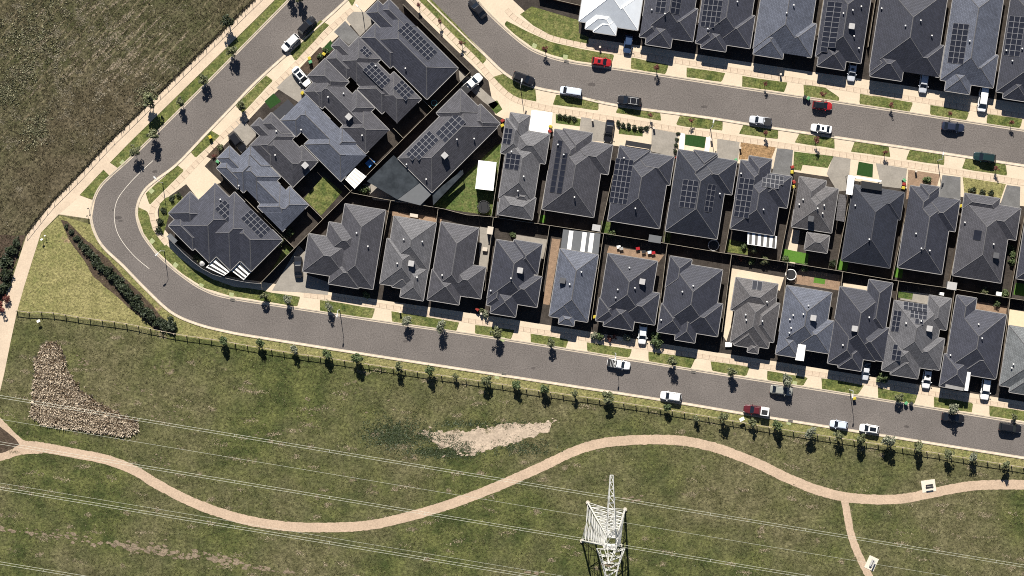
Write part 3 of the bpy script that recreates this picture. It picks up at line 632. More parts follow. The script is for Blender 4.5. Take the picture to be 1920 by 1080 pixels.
house('dark house with a small front gable wing, behind the pink gravel yard', 9.0, [('M', 1705, 360, 84, 143), ('V', 1707, 348, 55, 74), ('A', 1726, 345, 36, 48), ('G', 1800, 375, -66, 60)], 'charcoal', 2, 'v-', vents=[(1717, 438), (1726, 466), (1742, 470)], group=MR)
house('weathered charcoal house with one square dark skylight, behind the yellowing front lawn', 9.0, [('M', 1808, 374, 92, 144), ('A', 1809, 362, 67, 30), ('G', 1914, 391, -72, 60)], 'warm', 0, 'v-', panels=[(1831, 441, 1, 1, 14, 19, 1)], coolers=[(1867, 479, 1)], vents=[(1862, 458), (1810, 417)], group=MR)
house('dark house cut by the right edge beyond the weathered charcoal house', 9.0, [('M', 1928, 378, 92, 146), ('G', 2010, 405, -60, 58)], 'charcoal', 2, 'v-', group=MR)
# --- south row (facing south on to the lower street)
SR = 'houses along the north side of the lower street'
house('large stepped warm-grey house at the left end of the lower row', 9.2, [('M', 647, 382, 77, 150), ('M', 617, 416, 70, 62), ('G', 579, 438, 84, 72), ('E', 616, 532, 57, -50)], 'warm', 0, 'v+', vents=[(669, 437), (690, 462)], group=SR)
house('grey house with stepped wings and a pale cooler, second in the lower row', 9.2, [('M', 739, 405, 80, 92), ('V', 726, 447, 72, 86), ('E', 735, 538, 34, -32), ('G', 750, 557, 44, -62)], 'grey', 1, 'v+', coolers=[(771, 494)], vents=[(757, 449), (745, 494), (782, 520), (792, 453)], group=SR)
house('warm charcoal house with a side garage wing, between the second and fourth lower-row houses', 9.2, [('M', 827, 416, 72, 131), ('G', 911, 501, -68, 60), ('E', 801, 562, 60, -58)], 'warm', 2, 'v+', vents=[(829, 516)], group=SR)
house('charcoal house with pale cooler beside the light grey roof with the striped patio', 9.2, [('M', 931, 449, 80, 112), ('V', 912, 572, 34, -44), ('A', 1017, 458, -54, 58), ('G', 1016, 519, -64, 58), ('E', 919, 587, 48, -50)], 'charcoal', 0, 'v+', coolers=[(975, 507)], vents=[(958, 522), (920, 545)], group=SR)
house('narrow light blue-grey house with a dark cooler and striped rear patio cover', 9.2, [('M', 1050, 466, 73, 128), ('E', 1030, 593, 46, -50), ('E', 1047, 607, 29, -22)], 'blue', 1, 'v+', coolers=[(1055, 526, 1)], vents=[(1068, 533), (1090, 510)], group=SR)
house('dark house with a pale cooler, white car backed under its front eave', 9.2, [('M', 1140, 475, 94, 118), ('V', 1117, 601, 42, -44), ('G', 1237, 550, -68, 60), ('E', 1131, 611, 56, -54)], 'charcoal', 2, 'v+', coolers=[(1204, 528)], vents=[(1180, 502), (1158, 543), (1154, 558), (1190, 540)], group=SR)
house('broad dark house without cooler, left of the brown-roofed house', 9.2, [('M', 1355, 506, -100, 124), ('V', 1232, 622, 50, -54), ('A', 1257, 480, 41, 60), ('G', 1355, 570, -70, 62), ('E', 1265, 637, 38, -54)], 'charcoal', 0, 'v+', vents=[(1279, 547), (1299, 536), (1240, 600)], group=SR)
house('narrow brown-tiled house with twin skylights and pale paving on its left', 9.2, [('M', 1380, 520, 80, 62), ('V', 1385, 545, 72, 98), ('G', 1462, 569, -60, 74), ('E', 1376, 647, 46, -50), ('E', 1401, 660, 20, -18)], 'brown', 1, 'v+', panels=[(1420, 535, 2, 1, 9.5, 17)], vents=[(1398, 590), (1399, 600), (1438, 566), (1429, 602)], group=SR)
house('blue-grey house with four roof vents in a line and a white portico', 9.2, [('M', 1475, 535, 86, 113), ('G', 1564, 602, -66, 62), ('E', 1454, 664, 42, -44)], 'blue', 2, 'v+', coolers=[(1524, 596)], vents=[(1487, 591), (1481, 599), (1483, 615), (1480, 624), (1505, 589), (1515, 573)], group=SR)
house('dark house with a pale cooler and drain line on its west slope', 9.2, [('M', 1575, 537, 88, 128), ('A', 1674, 531, -45, 92), ('V', 1565, 598, 60, 84), ('G', 1667, 615, -68, 64), ('E', 1571, 689, 44, -50)], 'charcoal', 3, 'v+', coolers=[(1601, 616)], vents=[(1629, 595), (1580, 647)], group=SR)
house('grey house with four solar arrays round its north and west slopes', 9.2, [('M', 1677, 563, 92, 117), ('A', 1784, 560, -42, 60), ('V', 1664, 625, 70, 70), ('G', 1771, 635, -66, 60), ('E', 1669, 702, 52, -50)], 'grey', 2, 'v+', panels=[(1717, 576, 5, 2, 9, 8), (1722, 590, 4, 2, 8, 7.5), (1722, 603, 2, 1, 8, 10), (1681, 602, 2, 4, 7, 10), (1681, 661, 2, 3, 8, 10)], coolers=[(1742, 616)], vents=[(1698, 606), (1726, 602)], group=SR)
house('dark house with a white angled awning over its front, near the right', 9.2, [('M', 1887, 590, -98, 121), ('A', 1794, 553, 38, 80), ('V', 1788, 600, 60, 90), ('E', 1761, 724, 54, -62), ('G', 1866, 711, -66, -60)], 'slate', 0, 'v+', vents=[(1839, 634), (1834, 608), (1783, 666)], group=SR)
house('pale grey house cut off by the right edge in the lower row', 9.2, [('M', 1892, 610, 95, 114), ('E', 1892, 735, 46, -52), ('G', 1985, 738, -60, -56)], 'pale', 1, 'v+', vents=[(1900, 683), (1897, 690)], group=SR)
# --- diagonal block along the west road; rectangles given along its two diagonals
def DS(kind, d0, d1, s0, s1):
    return (kind, (s0+d1)/2, (s0-d1)/2, (s1-s0)/math.sqrt(2), (d1-d0)/math.sqrt(2))
CR = 'houses of the diagonal block by the west road'
house('dark house with a long solar array at the top of the diagonal block', 45, [DS('M', 614, 731, 764, 987), DS('G', 604, 660, 747, 860), DS('E', 662, 708, 710, 820), DS('V', 690, 731, 728, 830)], 'slate', 0, 'u-', panels=[(783, 78, 9, 3, 9, 8.5)], vents=[(760, 128)], group=CR)
house('grey house with three solar groups, second from the top in the diagonal block', 45, [DS('M', 513, 590, 745, 976), DS('E', 535, 566, 707, 790), DS('E', 501, 542, 721, 800), DS('V', 513, 604, 742, 825), DS('V', 513, 604, 873, 976), DS('V', 503, 575, 837, 930)], 'warm', 2, 'u-', panels=[(686, 97, 3, 2, 7, 7), (707, 141, 6, 3, 8.5, 8), (757, 169, 4, 3, 8.5, 8)], vents=[(704, 123)], group=CR)
house('grey house with two rooftop coolers in the middle of the diagonal block', 45, [DS('M', 410, 484, 745, 974), DS('G', 433, 501, 719, 808), DS('E', 398, 440, 742, 800), DS('V', 400, 486, 745, 808), DS('V', 412, 500, 837, 905), DS('V', 398, 486, 878, 974)], 'warm', 0, 'u-', coolers=[(697, 177), (654, 219)], vents=[(644, 175), (615, 182), (679, 254)], group=CR)
house('blue-grey house with a flat black front roof, above the white patio cover', 45, [DS('M', 318, 396, 751, 979), DS('V', 299, 396, 751, 812), DS('V', 299, 396, 841, 979), DS('V', 330, 406, 878, 940)], 'blue', 2, 'u-', vents=[(564, 243)], group=CR)
house('short charcoal house with a cooler at its rear, next to the grassed backyard', 45, [DS('M', 198, 285, 745, 900), DS('E', 233, 266, 707, 790), DS('V', 256, 298, 720, 800), DS('G', 196, 236, 742, 820), DS('V', 198, 296, 743, 809), DS('V', 200, 294, 839, 899)], 'warm', 0, 'u-', coolers=[(572, 310)], vents=[(518, 246), (516, 291)], group=CR)
house('light blue-grey house with open slot courtyards, beside the corner house', 45, [DS('M', 106, 180, 745, 964), DS('E', 110, 157, 704, 790), DS('V', 91, 130, 721, 800), DS('G', 160, 198, 742, 820), DS('V', 95, 194, 742, 818), DS('V', 95, 180, 871, 964), DS('V', 106, 194, 750, 858), DS('V', 95, 194, 893, 963)], 'blue', 1, 'u-', vents=[(447, 348)], group=CR)
house('large slate corner house with stepped ridges and two solar arrays at the bend', 45, [DS('M', -100, 60, 747, 886), DS('G', -3, 57, 747, 840), DS('E', -84, -3, 716, 800), DS('V', -108, -60, 739, 831), DS('V', -75, 80, 800, 939), DS('V', -38, 80, 838, 980)], 'slate', 2, 'u-', panels=[(425, 396, 4, 3, 9, 8.5), (480, 420, 6, 3, 9, 8.5)], vents=[(413, 374)], group=CR)
house('big solar house turned across the block beside the lawn with the white shed', 45, [DS('M', 449, 694, 1043, 1171), DS('G', 606, 697, 1030, 1120), DS('E', 640, 706, 1096, 1169)], 'warm', 0, 'u-', panels=[(845, 240, 3, 5, 9, 11), (792, 276, 3, 7, 9, 9)], coolers=[(834, 292)], vents=[(857, 262), (889, 260), (919, 254), (762, 308), (799, 336)], group='houses of the diagonal block by the west road')

# patio covers, porches and awnings belong to their houses
def by(label_part):
    for r, h_ in HOUSES:
        if label_part in r['label']: return r
def cover(label_part, quad, z, m, name='patio_roof', stripes=0, sm=None, posts=True):
    root = by(label_part); O = root.location
    P = [Vector((*W(x, y, z), z)) - Vector((O[0], O[1], 0)) for x, y in quad]
    b = MB(); t = 0.10
    up = [p+Vector((0, 0, t/2)) for p in P]; lo = [p-Vector((0, 0, t/2)) for p in P]
    n = (P[1]-P[0]).cross(P[3]-P[0])
    if n.z < 0: up = up[::-1]; lo = lo[::-1]; P = P[::-1]
    b.face(up); b.face(lo[::-1])
    for k in range(4): b.face([up[k], lo[k], lo[(k+1) % 4], up[(k+1) % 4]])
    o = b.build(name, m, root)
    if posts:
        for p in P:
            b = MB(); c = sum(P, Vector())/4; q = p.lerp(c, 0.06)
            b.box(q.x, q.y, 0, .11, .11, z-t/2); b.build('post', M_gutd, o)
    for k in range(stripes):
        a0, a1 = (k+0.28)/stripes, (k+0.78)/stripes
        q = [P[0].lerp(P[1], a0), P[0].lerp(P[1], a1), P[3].lerp(P[2], a1), P[3].lerp(P[2], a0)]
        c = sum(q, Vector())/4; q = [c+(p-c)*0.94+Vector((0, 0, t/2+0.012)) for p in q]
        b = MB(); b.face(q); lo = [p-Vector((0, 0, .03)) for p in q]
        for j in range(4): b.face([q[j], lo[j], lo[(j+1) % 4], q[(j+1) % 4]])
        b.build('roof_strip', sm, o)
    return o
M_pgrey = mat('grey_patio_sheet', (.115, .12, .125), 0.5, 0.4, 0.1, 1)
M_poly = mat('smoked_polycarbonate', (.045, .052, .058), 0.2, 0.5, 0.5, 0.5)
cover('striped rear patio cover', [(1402, 434), (1458, 443), (1456, 466), (1400, 458)], 2.7, M_white, stripes=5, sm=mat('grey_strip', (.12, .115, .11), .7)) if False else None
cover('panels on its north slope', [(1402, 435), (1457, 443), (1455, 466), (1401, 458)], 2.35, M_white, stripes=5, sm=mat('grey_strip', (.10, .098, .095), .7))
cover('narrow light blue-grey house', [(1056, 430), (1126, 438), (1122, 476), (1051, 467)], 2.42, M_pgrey, stripes=0)
o_ = by('narrow light blue-grey house')
for k, f in enumerate((0.16, 0.52, 0.72)):
    b = MB(); x0 = 1056+70*f; q = [Vector((*W(x, y, 2.5), 2.5))-Vector((o_.location.x, o_.location.y, 0)) for x, y in ((x0, 431+8*f), (x0+8, 432+8*f), (x0+3.5, 468+8*f), (x0-4.5, 467+8*f))]
    b.face(q[::-1]); b.build('roof_strip', M_white, [c for c in o_.children if c.name.startswith('patio_roof')][0])
cover('above the white patio cover', [(647, 336), (666, 315), (687, 331), (665, 354)], 2.6, M_white, stripes=5, sm=mat('offwhite_strip', (.55, .53, .49), .7))
cover('flat black front roof', [(511, 211), (540, 186), (553, 200), (526, 226)], 2.62, mat('flat_black_roof', (.035, .036, .042), .7), 'porch_roof')
cover('large slate corner house', [(386, 501), (408, 483), (434, 507), (420, 517)], 2.45, M_white, stripes=3, sm=mat('black_strip', (.03, .03, .032), .5))
cover('large slate corner house', [(434, 508), (451, 491), (471, 510), (457, 525)], 2.38, M_white, stripes=3, sm=mat('black_strip', (.03, .03, .032), .5))
cover('big solar house turned across', [(688, 340), (738, 291), (790, 340), (745, 374)], 2.40, M_poly)
cover('big solar house turned across', [(745, 374), (790, 340), (811, 362), (788, 385)], 2.33, M_pgrey)
cover('big solar house turned across', [(811, 363), (868, 318), (869, 326), (812, 385)], 2.36, M_poly)
cover('narrow multi-winged grey house', [(932, 378), (1000, 388), (996, 413), (931, 404)], 2.5, M_pgrey, posts=True)
cover('flat black porch, behind six', [(1174, 263), (1222, 271), (1220, 280), (1172, 272)], 3.0, M_black, 'porch_roof')
cover('white parapet walls', [(1616, 339), (1654, 345), (1653, 358), (1614, 352)], 4.0, M_black, 'porch_roof')
cover('white parapet walls', [(1590, 328), (1603, 330), (1598, 366), (1586, 364)], 3.4, M_white, 'parapet_wall')
cover('white parapet walls', [(1604, 330), (1653, 338), (1652, 342), (1603, 334)], 3.3, M_white, 'parapet_wall')
cover('four roof vents in a line', [(1497, 645), (1511, 647), (1507, 677), (1491, 675)], 3.3, M_white, 'portico_roof')
cover('white angled awning', [(1814, 697), (1820, 698), (1815, 733), (1808, 732)], 3.3, M_white, 'awning')
cover('white angled awning', [(1773, 720), (1807, 727), (1806, 733), (1772, 727)], 3.2, M_gut, 'awning')
cover('pale grey house cut off', [(1893, 580), (1950, 589), (1945, 622), (1890, 612)], 2.4, mat('cream_patio', (.62, .50, .33), .6, .3, .08), 'patio_roof')
cover('small brown-grey tiled', [(1573, 364), (1588, 366), (1583, 416), (1567, 413)], 2.3, ROOF['brown'], 'carport_roof')

# ------------------------------------------------------------------ boundary fences
def fence(label, pts, h=1.85, m=None, cap=None, group='paling fences between the lots', name='boundary_fence'):
    m = m or M_fence; cap = cap or M_fcap
    P = resample(pts, 22); c = P[len(P)//2]; cx, cy = W(*c)
    root = thing(name, label, 'fence', (cx, cy, 0), 0, group)
    for i in range(len(P)-1):
        (x0, y0), (x1, y1) = W(*P[i]), W(*P[i+1]); L = math.hypot(x1-x0, y1-y0); ang = math.atan2(y1-y0, x1-x0)
        b = MB(); b.box((x0+x1)/2-cx, (y0+y1)/2-cy, 0, L-0.02, 0.05, h, ang); b.build('fence_panel', m, root)
        b = MB(); b.box((x0+x1)/2-cx, (y0+y1)/2-cy, h+0.002, L, 0.075, 0.04, ang); b.build('capping', cap, root)
    return root
rear = [(660, 362), (720, 374), (785, 384), (832, 392), (872, 403), (922, 407), (1030, 423), (1125, 437), (1244, 456), (1357, 475), (1460, 490), (1565, 507), (1670, 525), (1775, 540), (1890, 559), (1960, 569)]
fence('long rear fence between the middle row and the lower row of houses', rear)
fence('straight diagonal rear fence behind the diagonal block', [(882, 136), (752, 266), (607, 411), (490, 531)])
midf = [((1010, 416), (1036, 272)), ((1125, 436), (1148, 330)), ((1244, 455), (1264, 310)), ((1357, 474), (1384, 330)), ((1460, 489), (1488, 350)), ((1565, 506), (1592, 362)), ((1670, 524), (1699, 385)), ((1775, 539), (1803, 402)), ((1890, 558), (1917, 405))]
fence('side fence left of the white shed lawn boundary, beside the narrow grey house', [(922, 406), (943, 262), (950, 236)])
for i, (p, q) in enumerate(midf): fence('side fence between middle-row houses, %s gap from the left' % ORD[i], [p, q])
lowf = [((733, 377), (709, 505)), ((822, 392), (805, 515)), ((925, 409), (909, 545)), ((1030, 424), (1010, 560)), ((1131, 439), (1108, 600)), ((1250, 458), (1233, 600)), ((1370, 478), (1352, 622)), ((1475, 494), (1458, 640)), ((1578, 510), (1560, 662)), ((1682, 527), (1663, 680)), ((1787, 543), (1768, 690)), ((1890, 560), (1872, 715))]
for i, (p, q) in enumerate(lowf): fence('side fence between lower-row houses, %s gap from the left' % ORD[i], [p, q])
for i, (d, s0) in enumerate([(605, 980), (497, 980), (397, 980), (299, 982), (196, 905), (88, 748)]):
    s1 = 1019; fence('short cross fence at the rear of the diagonal block, %s from the top' % ORD[i], [((s0+d)/2, (s0-d)/2), ((s1+d)/2, (s1-d)/2)])
fence('dark fence along the footpath beside the long-array house', [(756, 10), (882, 136)], 1.85, M_fenced)
fence('curved dark fence round the corner house at the bend', smooth([(315, 443), (355, 483), (390, 509), (420, 520), (462, 529), (490, 532)], 4), 2.0, M_fenced, M_gut)
topf = [(1200, 1306, 60), (1305, 1411, 72), (1412, 1520, 84)]
for i, (x, y) in enumerate([(1207, 30), (1308, 45), (1418, 55), (1531, 68), (1625, 90), (1769, 100), (1876, 115)]):
    fence('side fence between north-row houses, %s gap from the left' % ORD[i], [(x+0.155*(y+45), -45), (x, y)])
# brown timber retaining wall / deck edge at top of frame
fence('reddish timber screen behind the bend lawn at the top edge', [(1010, -6), (1088, 12)], 1.6, mat('red_timber', (.20, .085, .05), .9, .2, .3, 2))

# reserve post-and-rail fence
fl = resample(smooth(fence_line, 4), 23.0)
root = thing('post_and_rail_fence', 'long weathered timber post and rail fence between the lower street and the reserve', 'fence', (*W(*fl[len(fl)//2]), 0))
O = root.location
pb = MB(); pb.box(0, 0, 0, .16, .16, 1.35); pb.box(0, 0, 1.35, .18, .18, .06, 0, 0, (.5, .5)); pm = pb.mesh('post', M_timb)
for i, p in enumerate(fl):
    x, y = W(*p); t = fl[min(i+1, len(fl)-1)]-fl[max(i-1, 0)]
    link('post', pm, root, (x-O.x, y-O.y, random.uniform(-.12, 0)), math.atan2(-t[1], t[0]))
    if i < len(fl)-1:
        x2, y2 = W(*fl[i+1]); L = math.hypot(x2-x, y2-y); ang = math.atan2(y2-y, x2-x)
        for zz, w_ in ((1.12, .10),):
            b = MB(); b.box((x+x2)/2-O.x+random.uniform(-.04, .04), (y+y2)/2-O.y+.13, zz+random.uniform(-.04, .02), L+.1, w_, .09, ang+random.uniform(-.02, .02)); b.build('rail', M_timb, root)
# wire fence along the paddock
fl = resample([(560, -80), (480, -2), (437, 40), (292, 182), (205, 267), (150, 327), (95, 382), (50, 439)], 20)
root = thing('wire_fence', 'thin post and wire fence along the paddock edge of the west footpath', 'fence', (*W(*fl[len(fl)//2]), 0)); O = root.location
pb = MB(); pb.tube((0, 0, 0), (0, 0, 1.25), .045, .045, 6); pm = pb.mesh('post', M_black)
for i, p in enumerate(fl):
    x, y = W(*p); link('post', pm, root, (x-O.x, y-O.y, 0))
    if i < len(fl)-1:
        x2, y2 = W(*fl[i+1]); b = MB()
        b.tube((x-O.x, y-O.y, 1.2), (x2-O.x, y2-O.y, 1.2), .035, .035, 5); b.build('rail', M_black, root)

# ------------------------------------------------------------------ trees and shrubs
def crown_mesh(name, n_clump, leaves, rx, rz, size, m, seed, sparse=1.0):
    r = np.random.default_rng(seed); v = []; f = []
    for c in range(n_clump):
        d = r.normal(size=3); d /= np.linalg.norm(d); rad = r.uniform(.35, 1.0)
        c0 = d*np.array([rx, rx, rz])*rad; cr = r.uniform(.35, .6)*rx*sparse
        for k in range(leaves):
            q = r.normal(size=3); q /= np.linalg.norm(q); p = c0 + q*cr*r.uniform(.3, 1)**.5*np.array([1, 1, .8])
            nrm = q*.5 + r.normal(size=3)*.6 + np.array([0, 0, .5]); nrm /= np.linalg.norm(nrm)
            t = np.cross(nrm, r.normal(size=3)); t /= np.linalg.norm(t); b = np.cross(nrm, t)
            s = size*r.uniform(.6, 1.35); i = len(v)
            v += [tuple(p-t*s), tuple(p-b*s*.45), tuple(p+t*s), tuple(p+b*s*.45)]; f.append((i, i+1, i+2, i+3))
    me = bpy.data.meshes.new(name); me.from_pydata(v, [], f); me.materials.append(m); me.update(); return me
CR_ = {}
for k, cl, lv, rx, rz, sz in (('olive', 17, 44, .88, 1.35, .19), ('green', 17, 46, .88, 1.3, .19), ('silver', 16, 40, .92, 1.3, .19), ('red', 9, 30, .62, .85, .14), ('bush', 14, 46, .85, .55, .17)):
    CR_[k] = [crown_mesh('crown', cl, lv, rx, rz, sz, LEAF[k], 100*i+len(k)) for i in range(4)]
TR = []
for i in range(3):
    b = MB(); r = random.Random(i); top = (r.uniform(-.1, .1), r.uniform(-.1, .1), 2.6)
    b.tube((0, 0, 0), (top[0]*.5, top[1]*.5, 1.3), .075, .055, 7); b.tube((top[0]*.5, top[1]*.5, 1.3), top, .055, .025, 7)
    for k in range(5):
        a_ = k*1.3+r.random(); z = 1.3+.22*k
        b.tube((top[0]*.6, top[1]*.6, z), (math.cos(a_)*.6, math.sin(a_)*.6, z+.75), .03, .012, 5)
    TR.append(b.mesh('trunk', M_bark))
tcount = 0
def tree(px, py, kind, s, label, group, h=1.0, name='street_tree', cat='tree'):
    global tcount
    zc = 2.25*h*s
    x, y = W(px, py, zc); tcount += 1
    root = thing(name, label, cat, (x, y, 0), random.uniform(0, 6.28), group)
    t = link('trunk', TR[tcount % 3], root); t.scale = (s, s, s*h*.87)
    c = link('crown', CR_[kind][tcount % 4], root, (0, 0, zc)); k = random.uniform(.92, 1.1)
    c.scale = (s*k*random.uniform(.85, 1.2), s*random.uniform(.8, 1.2), s*random.uniform(.8, 1.25)); c.rotation_euler = (0, 0, random.uniform(0, 6))
    return root
row = [(419, 640, 'green', .9), (488, 644, 'green', 1.0), (552, 656, 'silver', .85), (614, 665, 'green', .95), (670, 672, 'green', 1.12), (746, 687, 'olive', 1.0), (805, 695, 'green', 1.05), (854, 706, 'olive', .6), (912, 714, 'olive', 1.1), (967, 721, 'green', .95), (1020, 729, 'green', .85), (1077, 738, 'olive', .8), (1140, 745, 'olive', 1.1), (1251, 765, 'green', .85), (1306, 784, 'olive', .7), (1357, 782, 'olive', 1.1), (1411, 792, 'olive', .85), (1457, 796, 'green', 1.1), (1521, 810, 'silver', 1.15), (1572, 817, 'olive', 1.05), (1615, 824, 'olive', 1.2), (1667, 827, 'silver', 1.3), (1724, 838, 'olive', 1.1), (1779, 851, 'olive', 1.05), (1825, 856, 'silver', 1.0), (1886, 871, 'olive', 1.0)]
for i, (x, y, k, s) in enumerate(row):
    tree(x, y, k, s, 'young %s tree by the timber reserve fence, %s from the left' % ({'green': 'dark green', 'silver': 'pale leaved', 'olive': 'olive green'}[k], ORD[i]), 'trees along the reserve fence')
st = [(495, 555, 'olive', .85), (539, 562, 'silver', .95), (616, 574, 'silver', .95), (762, 602, 'silver', 1.0), (827, 611, 'silver', 1.2), (931, 625, 'olive', 1.15), (1033, 643, 'olive', 1.0), (1262, 677, 'olive', 1.1), (1371, 698, 'olive', 1.1), (1476, 714, 'silver', 1.1), (1686, 746, 'olive', .85), (1788, 767, 'silver', 1.25), (1902, 783, 'olive', .8)]
for i, (x, y, k, s) in enumerate(st):
    tree(x, y, k, s, 'young %s street tree on the verge of the lower street, %s from the left' % ({'silver': 'pale leaved', 'olive': 'olive green'}[k], ORD[i]), 'street trees on the lower street')
wv = [(435, 96), (381, 149), (339, 190), (287, 250), (252, 283), (452, 198), (545, -14), (562, -6)]
for i, (x, y) in enumerate(wv):
    tree(x, y, 'olive', 1.05 if i != 3 else 1.3, ['olive street tree on the west verge, next below the big paddock tree', 'olive street tree mid-way along the west road verge', 'olive street tree on the west verge above the lamp bend', 'bushy street tree beside the larger paddock-edge tree on the west verge', 'olive street tree on the west verge nearest the centre line marking', 'olive tree on the concrete in front of the diagonal block', 'tree at the top edge shading the west road, left one', 'tree at the top edge shading the west road, right one'][i], 'street trees on the west road')
tree(281, 187, 'olive', 1.45, 'tall tree at the paddock edge of the footpath, lower of two', 'paddock edge trees'); tree(427, 41, 'bush', 1.45, 'tall dark tree at the paddock edge of the footpath, upper of two', 'paddock edge trees', name='paddock_tree')
rd = [(1022, 91, 'first'), (1231, 127, ''), (1435, 157, ''), (1544, 176, ''), (1672, 197, ''), (1782, 213, ''), (1897, 230, ''), (1297, 225, ''), (1219, 216, ''), (1436, 249, ''), (1531, 263, ''), (1660, 287, ''), (1869, 316, ''), (785, 9, ''), (825, 40, ''), (866, 80, '')]
for i, (x, y, _) in enumerate(rd):
    if i < 7: lab = 'small red leaved tree on the north verge of the upper street, %s from the left' % ORD[i]
    elif i < 13: lab = 'small red leaved tree on the south verge of the upper street, %s from the left' % ORD[[1, 0, 2, 3, 4, 5][i-7]]
    else: lab = 'small red leaved tree beside the long-array house verge, %s from the top' % ORD[i-13]
    tree(x, y, 'red', 1.0 if i in (0, 10, 1) else .8, lab, 'red leaved street trees', h=1.0)
def shrub(px, py, kind, s, label, group, sz=1.0, name='shrub'):
    global tcount
    x, y = W(px, py, .5*s); tcount += 1
    root = thing(name, label, 'shrub', (x, y, 0), 0, group)
    b = MB(); b.tube((0, 0, 0), (0, 0, .5*s), .05, .03, 6); b.build('stem', M_bark, root)
    c = link('foliage', CR_[kind][tcount % 4], root, (0, 0, .5*s*sz)); c.scale = (s, s*random.uniform(.85, 1.15), s*sz); c.rotation_euler = (0, 0, random.uniform(0, 6))
bed = [(123, 424, .5), (133, 434, .6), (143, 446, .7), (152, 456, .8), (160, 464, .9), (168, 473, .9), (176, 483, 1.1), (184, 492, 1.1), (192, 501, 1.0), (203, 509, 1.2), (211, 520, 1.3), (222, 530, 1.2), (232, 541, 1.3), (243, 552, 1.3), (252, 562, 1.2), (262, 573, 1.3), (272, 585, 1.2), (283, 596, 1.2), (295, 605, 1.1), (306, 612, 1.2), (322, 613, 1.3), (320, 596, .7)]
for i, (x, y, s) in enumerate(bed): shrub(x+random.uniform(-2, 2), y+random.uniform(-2, 2), 'bush', s*1.05, 'dark shrub in the diagonal mulch bed by the bend, %s from its top end' % ORD[i], 'shrubs of the mulch bed by the bend')
for i, (x, y, s) in enumerate([(20, 470, 1.4), (8, 490, 1.5), (30, 455, 1.0), (12, 515, 1.6), (4, 540, 1.5), (14, 535, 1.0), (2, 575, 1.8), (12, 560, 1.4)]):
    shrub(x, y, 'bush' if i < 6 else 'red', s, 'dark bushy shrub at the left edge beside the footpath, %s from the top' % ORD[sorted(range(8), key=lambda k: [470, 490, 455, 515, 540, 535, 575, 560][k]).index(i)], 'shrubs by the left edge footpath')
for i, (x, y) in enumerate([(1159, 231), (1169, 234), (1179, 236), (1190, 239), (1201, 241), (1211, 240)]): shrub(x, y, 'bush', .62, 'small clipped round shrub in front of the flat-porch house, %s from the left' % ORD[i], 'six round shrubs in a row', 1.3)
for i, (x, y) in enumerate([(1050, 217), (1059, 219), (1067, 221), (1076, 222)]): shrub(x, y, 'bush', .6, 'small clipped round shrub above the little lawn by the white driveway, %s from left' % ORD[i], 'four round shrubs in a row', 1.3)
for i, (x, y) in enumerate([(1824, 357), (1842, 361), (1859, 363)]): shrub(x, y, 'bush', .8, 'dark round shrub before the weathered charcoal house, %s from the left' % ORD[i], 'three round shrubs in a row', 1.2)
yard = [(530, 447, 'olive', 1.1), (520, 455, 'olive', 1.0), (545, 438, 'green', .8), (376, 486, 'olive', .8), (368, 482, 'olive', .7), (1115, 630, 'silver', .9), (1125, 632, 'green', .9), (1143, 634, 'red', .9), (1153, 632, 'red', .8), (1176, 634, 'silver', .9), (1230, 640, 'green', 1.2), (1231, 628, 'green', 1.0), (1655, 708, 'green', 1.3), (910, 590, 'silver', .9), (902, 583, 'olive', .8), (686, 552, 'green', .8), (1390, 485, 'red', .9), (1410, 488, 'green', .8), (1432, 490, 'olive', 1.1), (1475, 487, 'green', .9), (1470, 486, 'green', .7), (1510, 500, 'green', .9), (1562, 494, 'bush', .9), (1845, 546, 'olive', .8), (1885, 550, 'green', .9), (1900, 475, 'green', 1.0), (1898, 490, 'green', .9), (1897, 465, 'green', .8), (1738, 337, 'green', .9), (685, 356, 'green', 1.1), (1148, 437, 'green', .9), (413, 300, 'red', .8), (402, 292, 'red', .7), (414, 278, 'olive', .8), (300, 415, 'bush', .8), (306, 395, 'bush', .7), (298, 430, 'bush', .9), (322, 372, 'bush', .7), (335, 366, 'bush', .7), (1272, 250, 'bush', .45), (1270, 262, 'bush', .45), (1268, 272, 'bush', .5), (1266, 283, 'bush', .55), (1412, 468, 'olive', .9), (1395, 462, 'green', .7), (1150, 438, 'olive', .7), (600, 105, 'green', .7), (610, 94, 'green', .8), (962, 441, 'green', .7), (805, 205, 'bush', .5), (1870, 568, 'green', .7)]
for i, (x, y, k, s) in enumerate(yard): shrub(x, y, k, s*1.0, 'garden %s in a house yard, %s of the yard plants from the left' % ({'red': 'reddish shrub', 'silver': 'flowering pale shrub', 'green': 'green shrub', 'olive': 'olive shrub', 'bush': 'dark shrub'}[k], (ORD + ['thirty-first', 'thirty-second', 'thirty-third', 'thirty-fourth', 'thirty-fifth', 'thirty-sixth', 'thirty-seventh', 'thirty-eighth', 'thirty-ninth', 'fortieth', 'forty-first', 'forty-second', 'forty-third', 'forty-fourth', 'forty-fifth', 'forty-sixth', 'forty-seventh', 'forty-eighth', 'forty-ninth', 'fiftieth', 'fifty-first', 'fifty-second'])[sorted(range(len(yard)), key=lambda q: yard[q][0]).index(i)]), 'garden shrubs in the yards', name='garden_shrub')

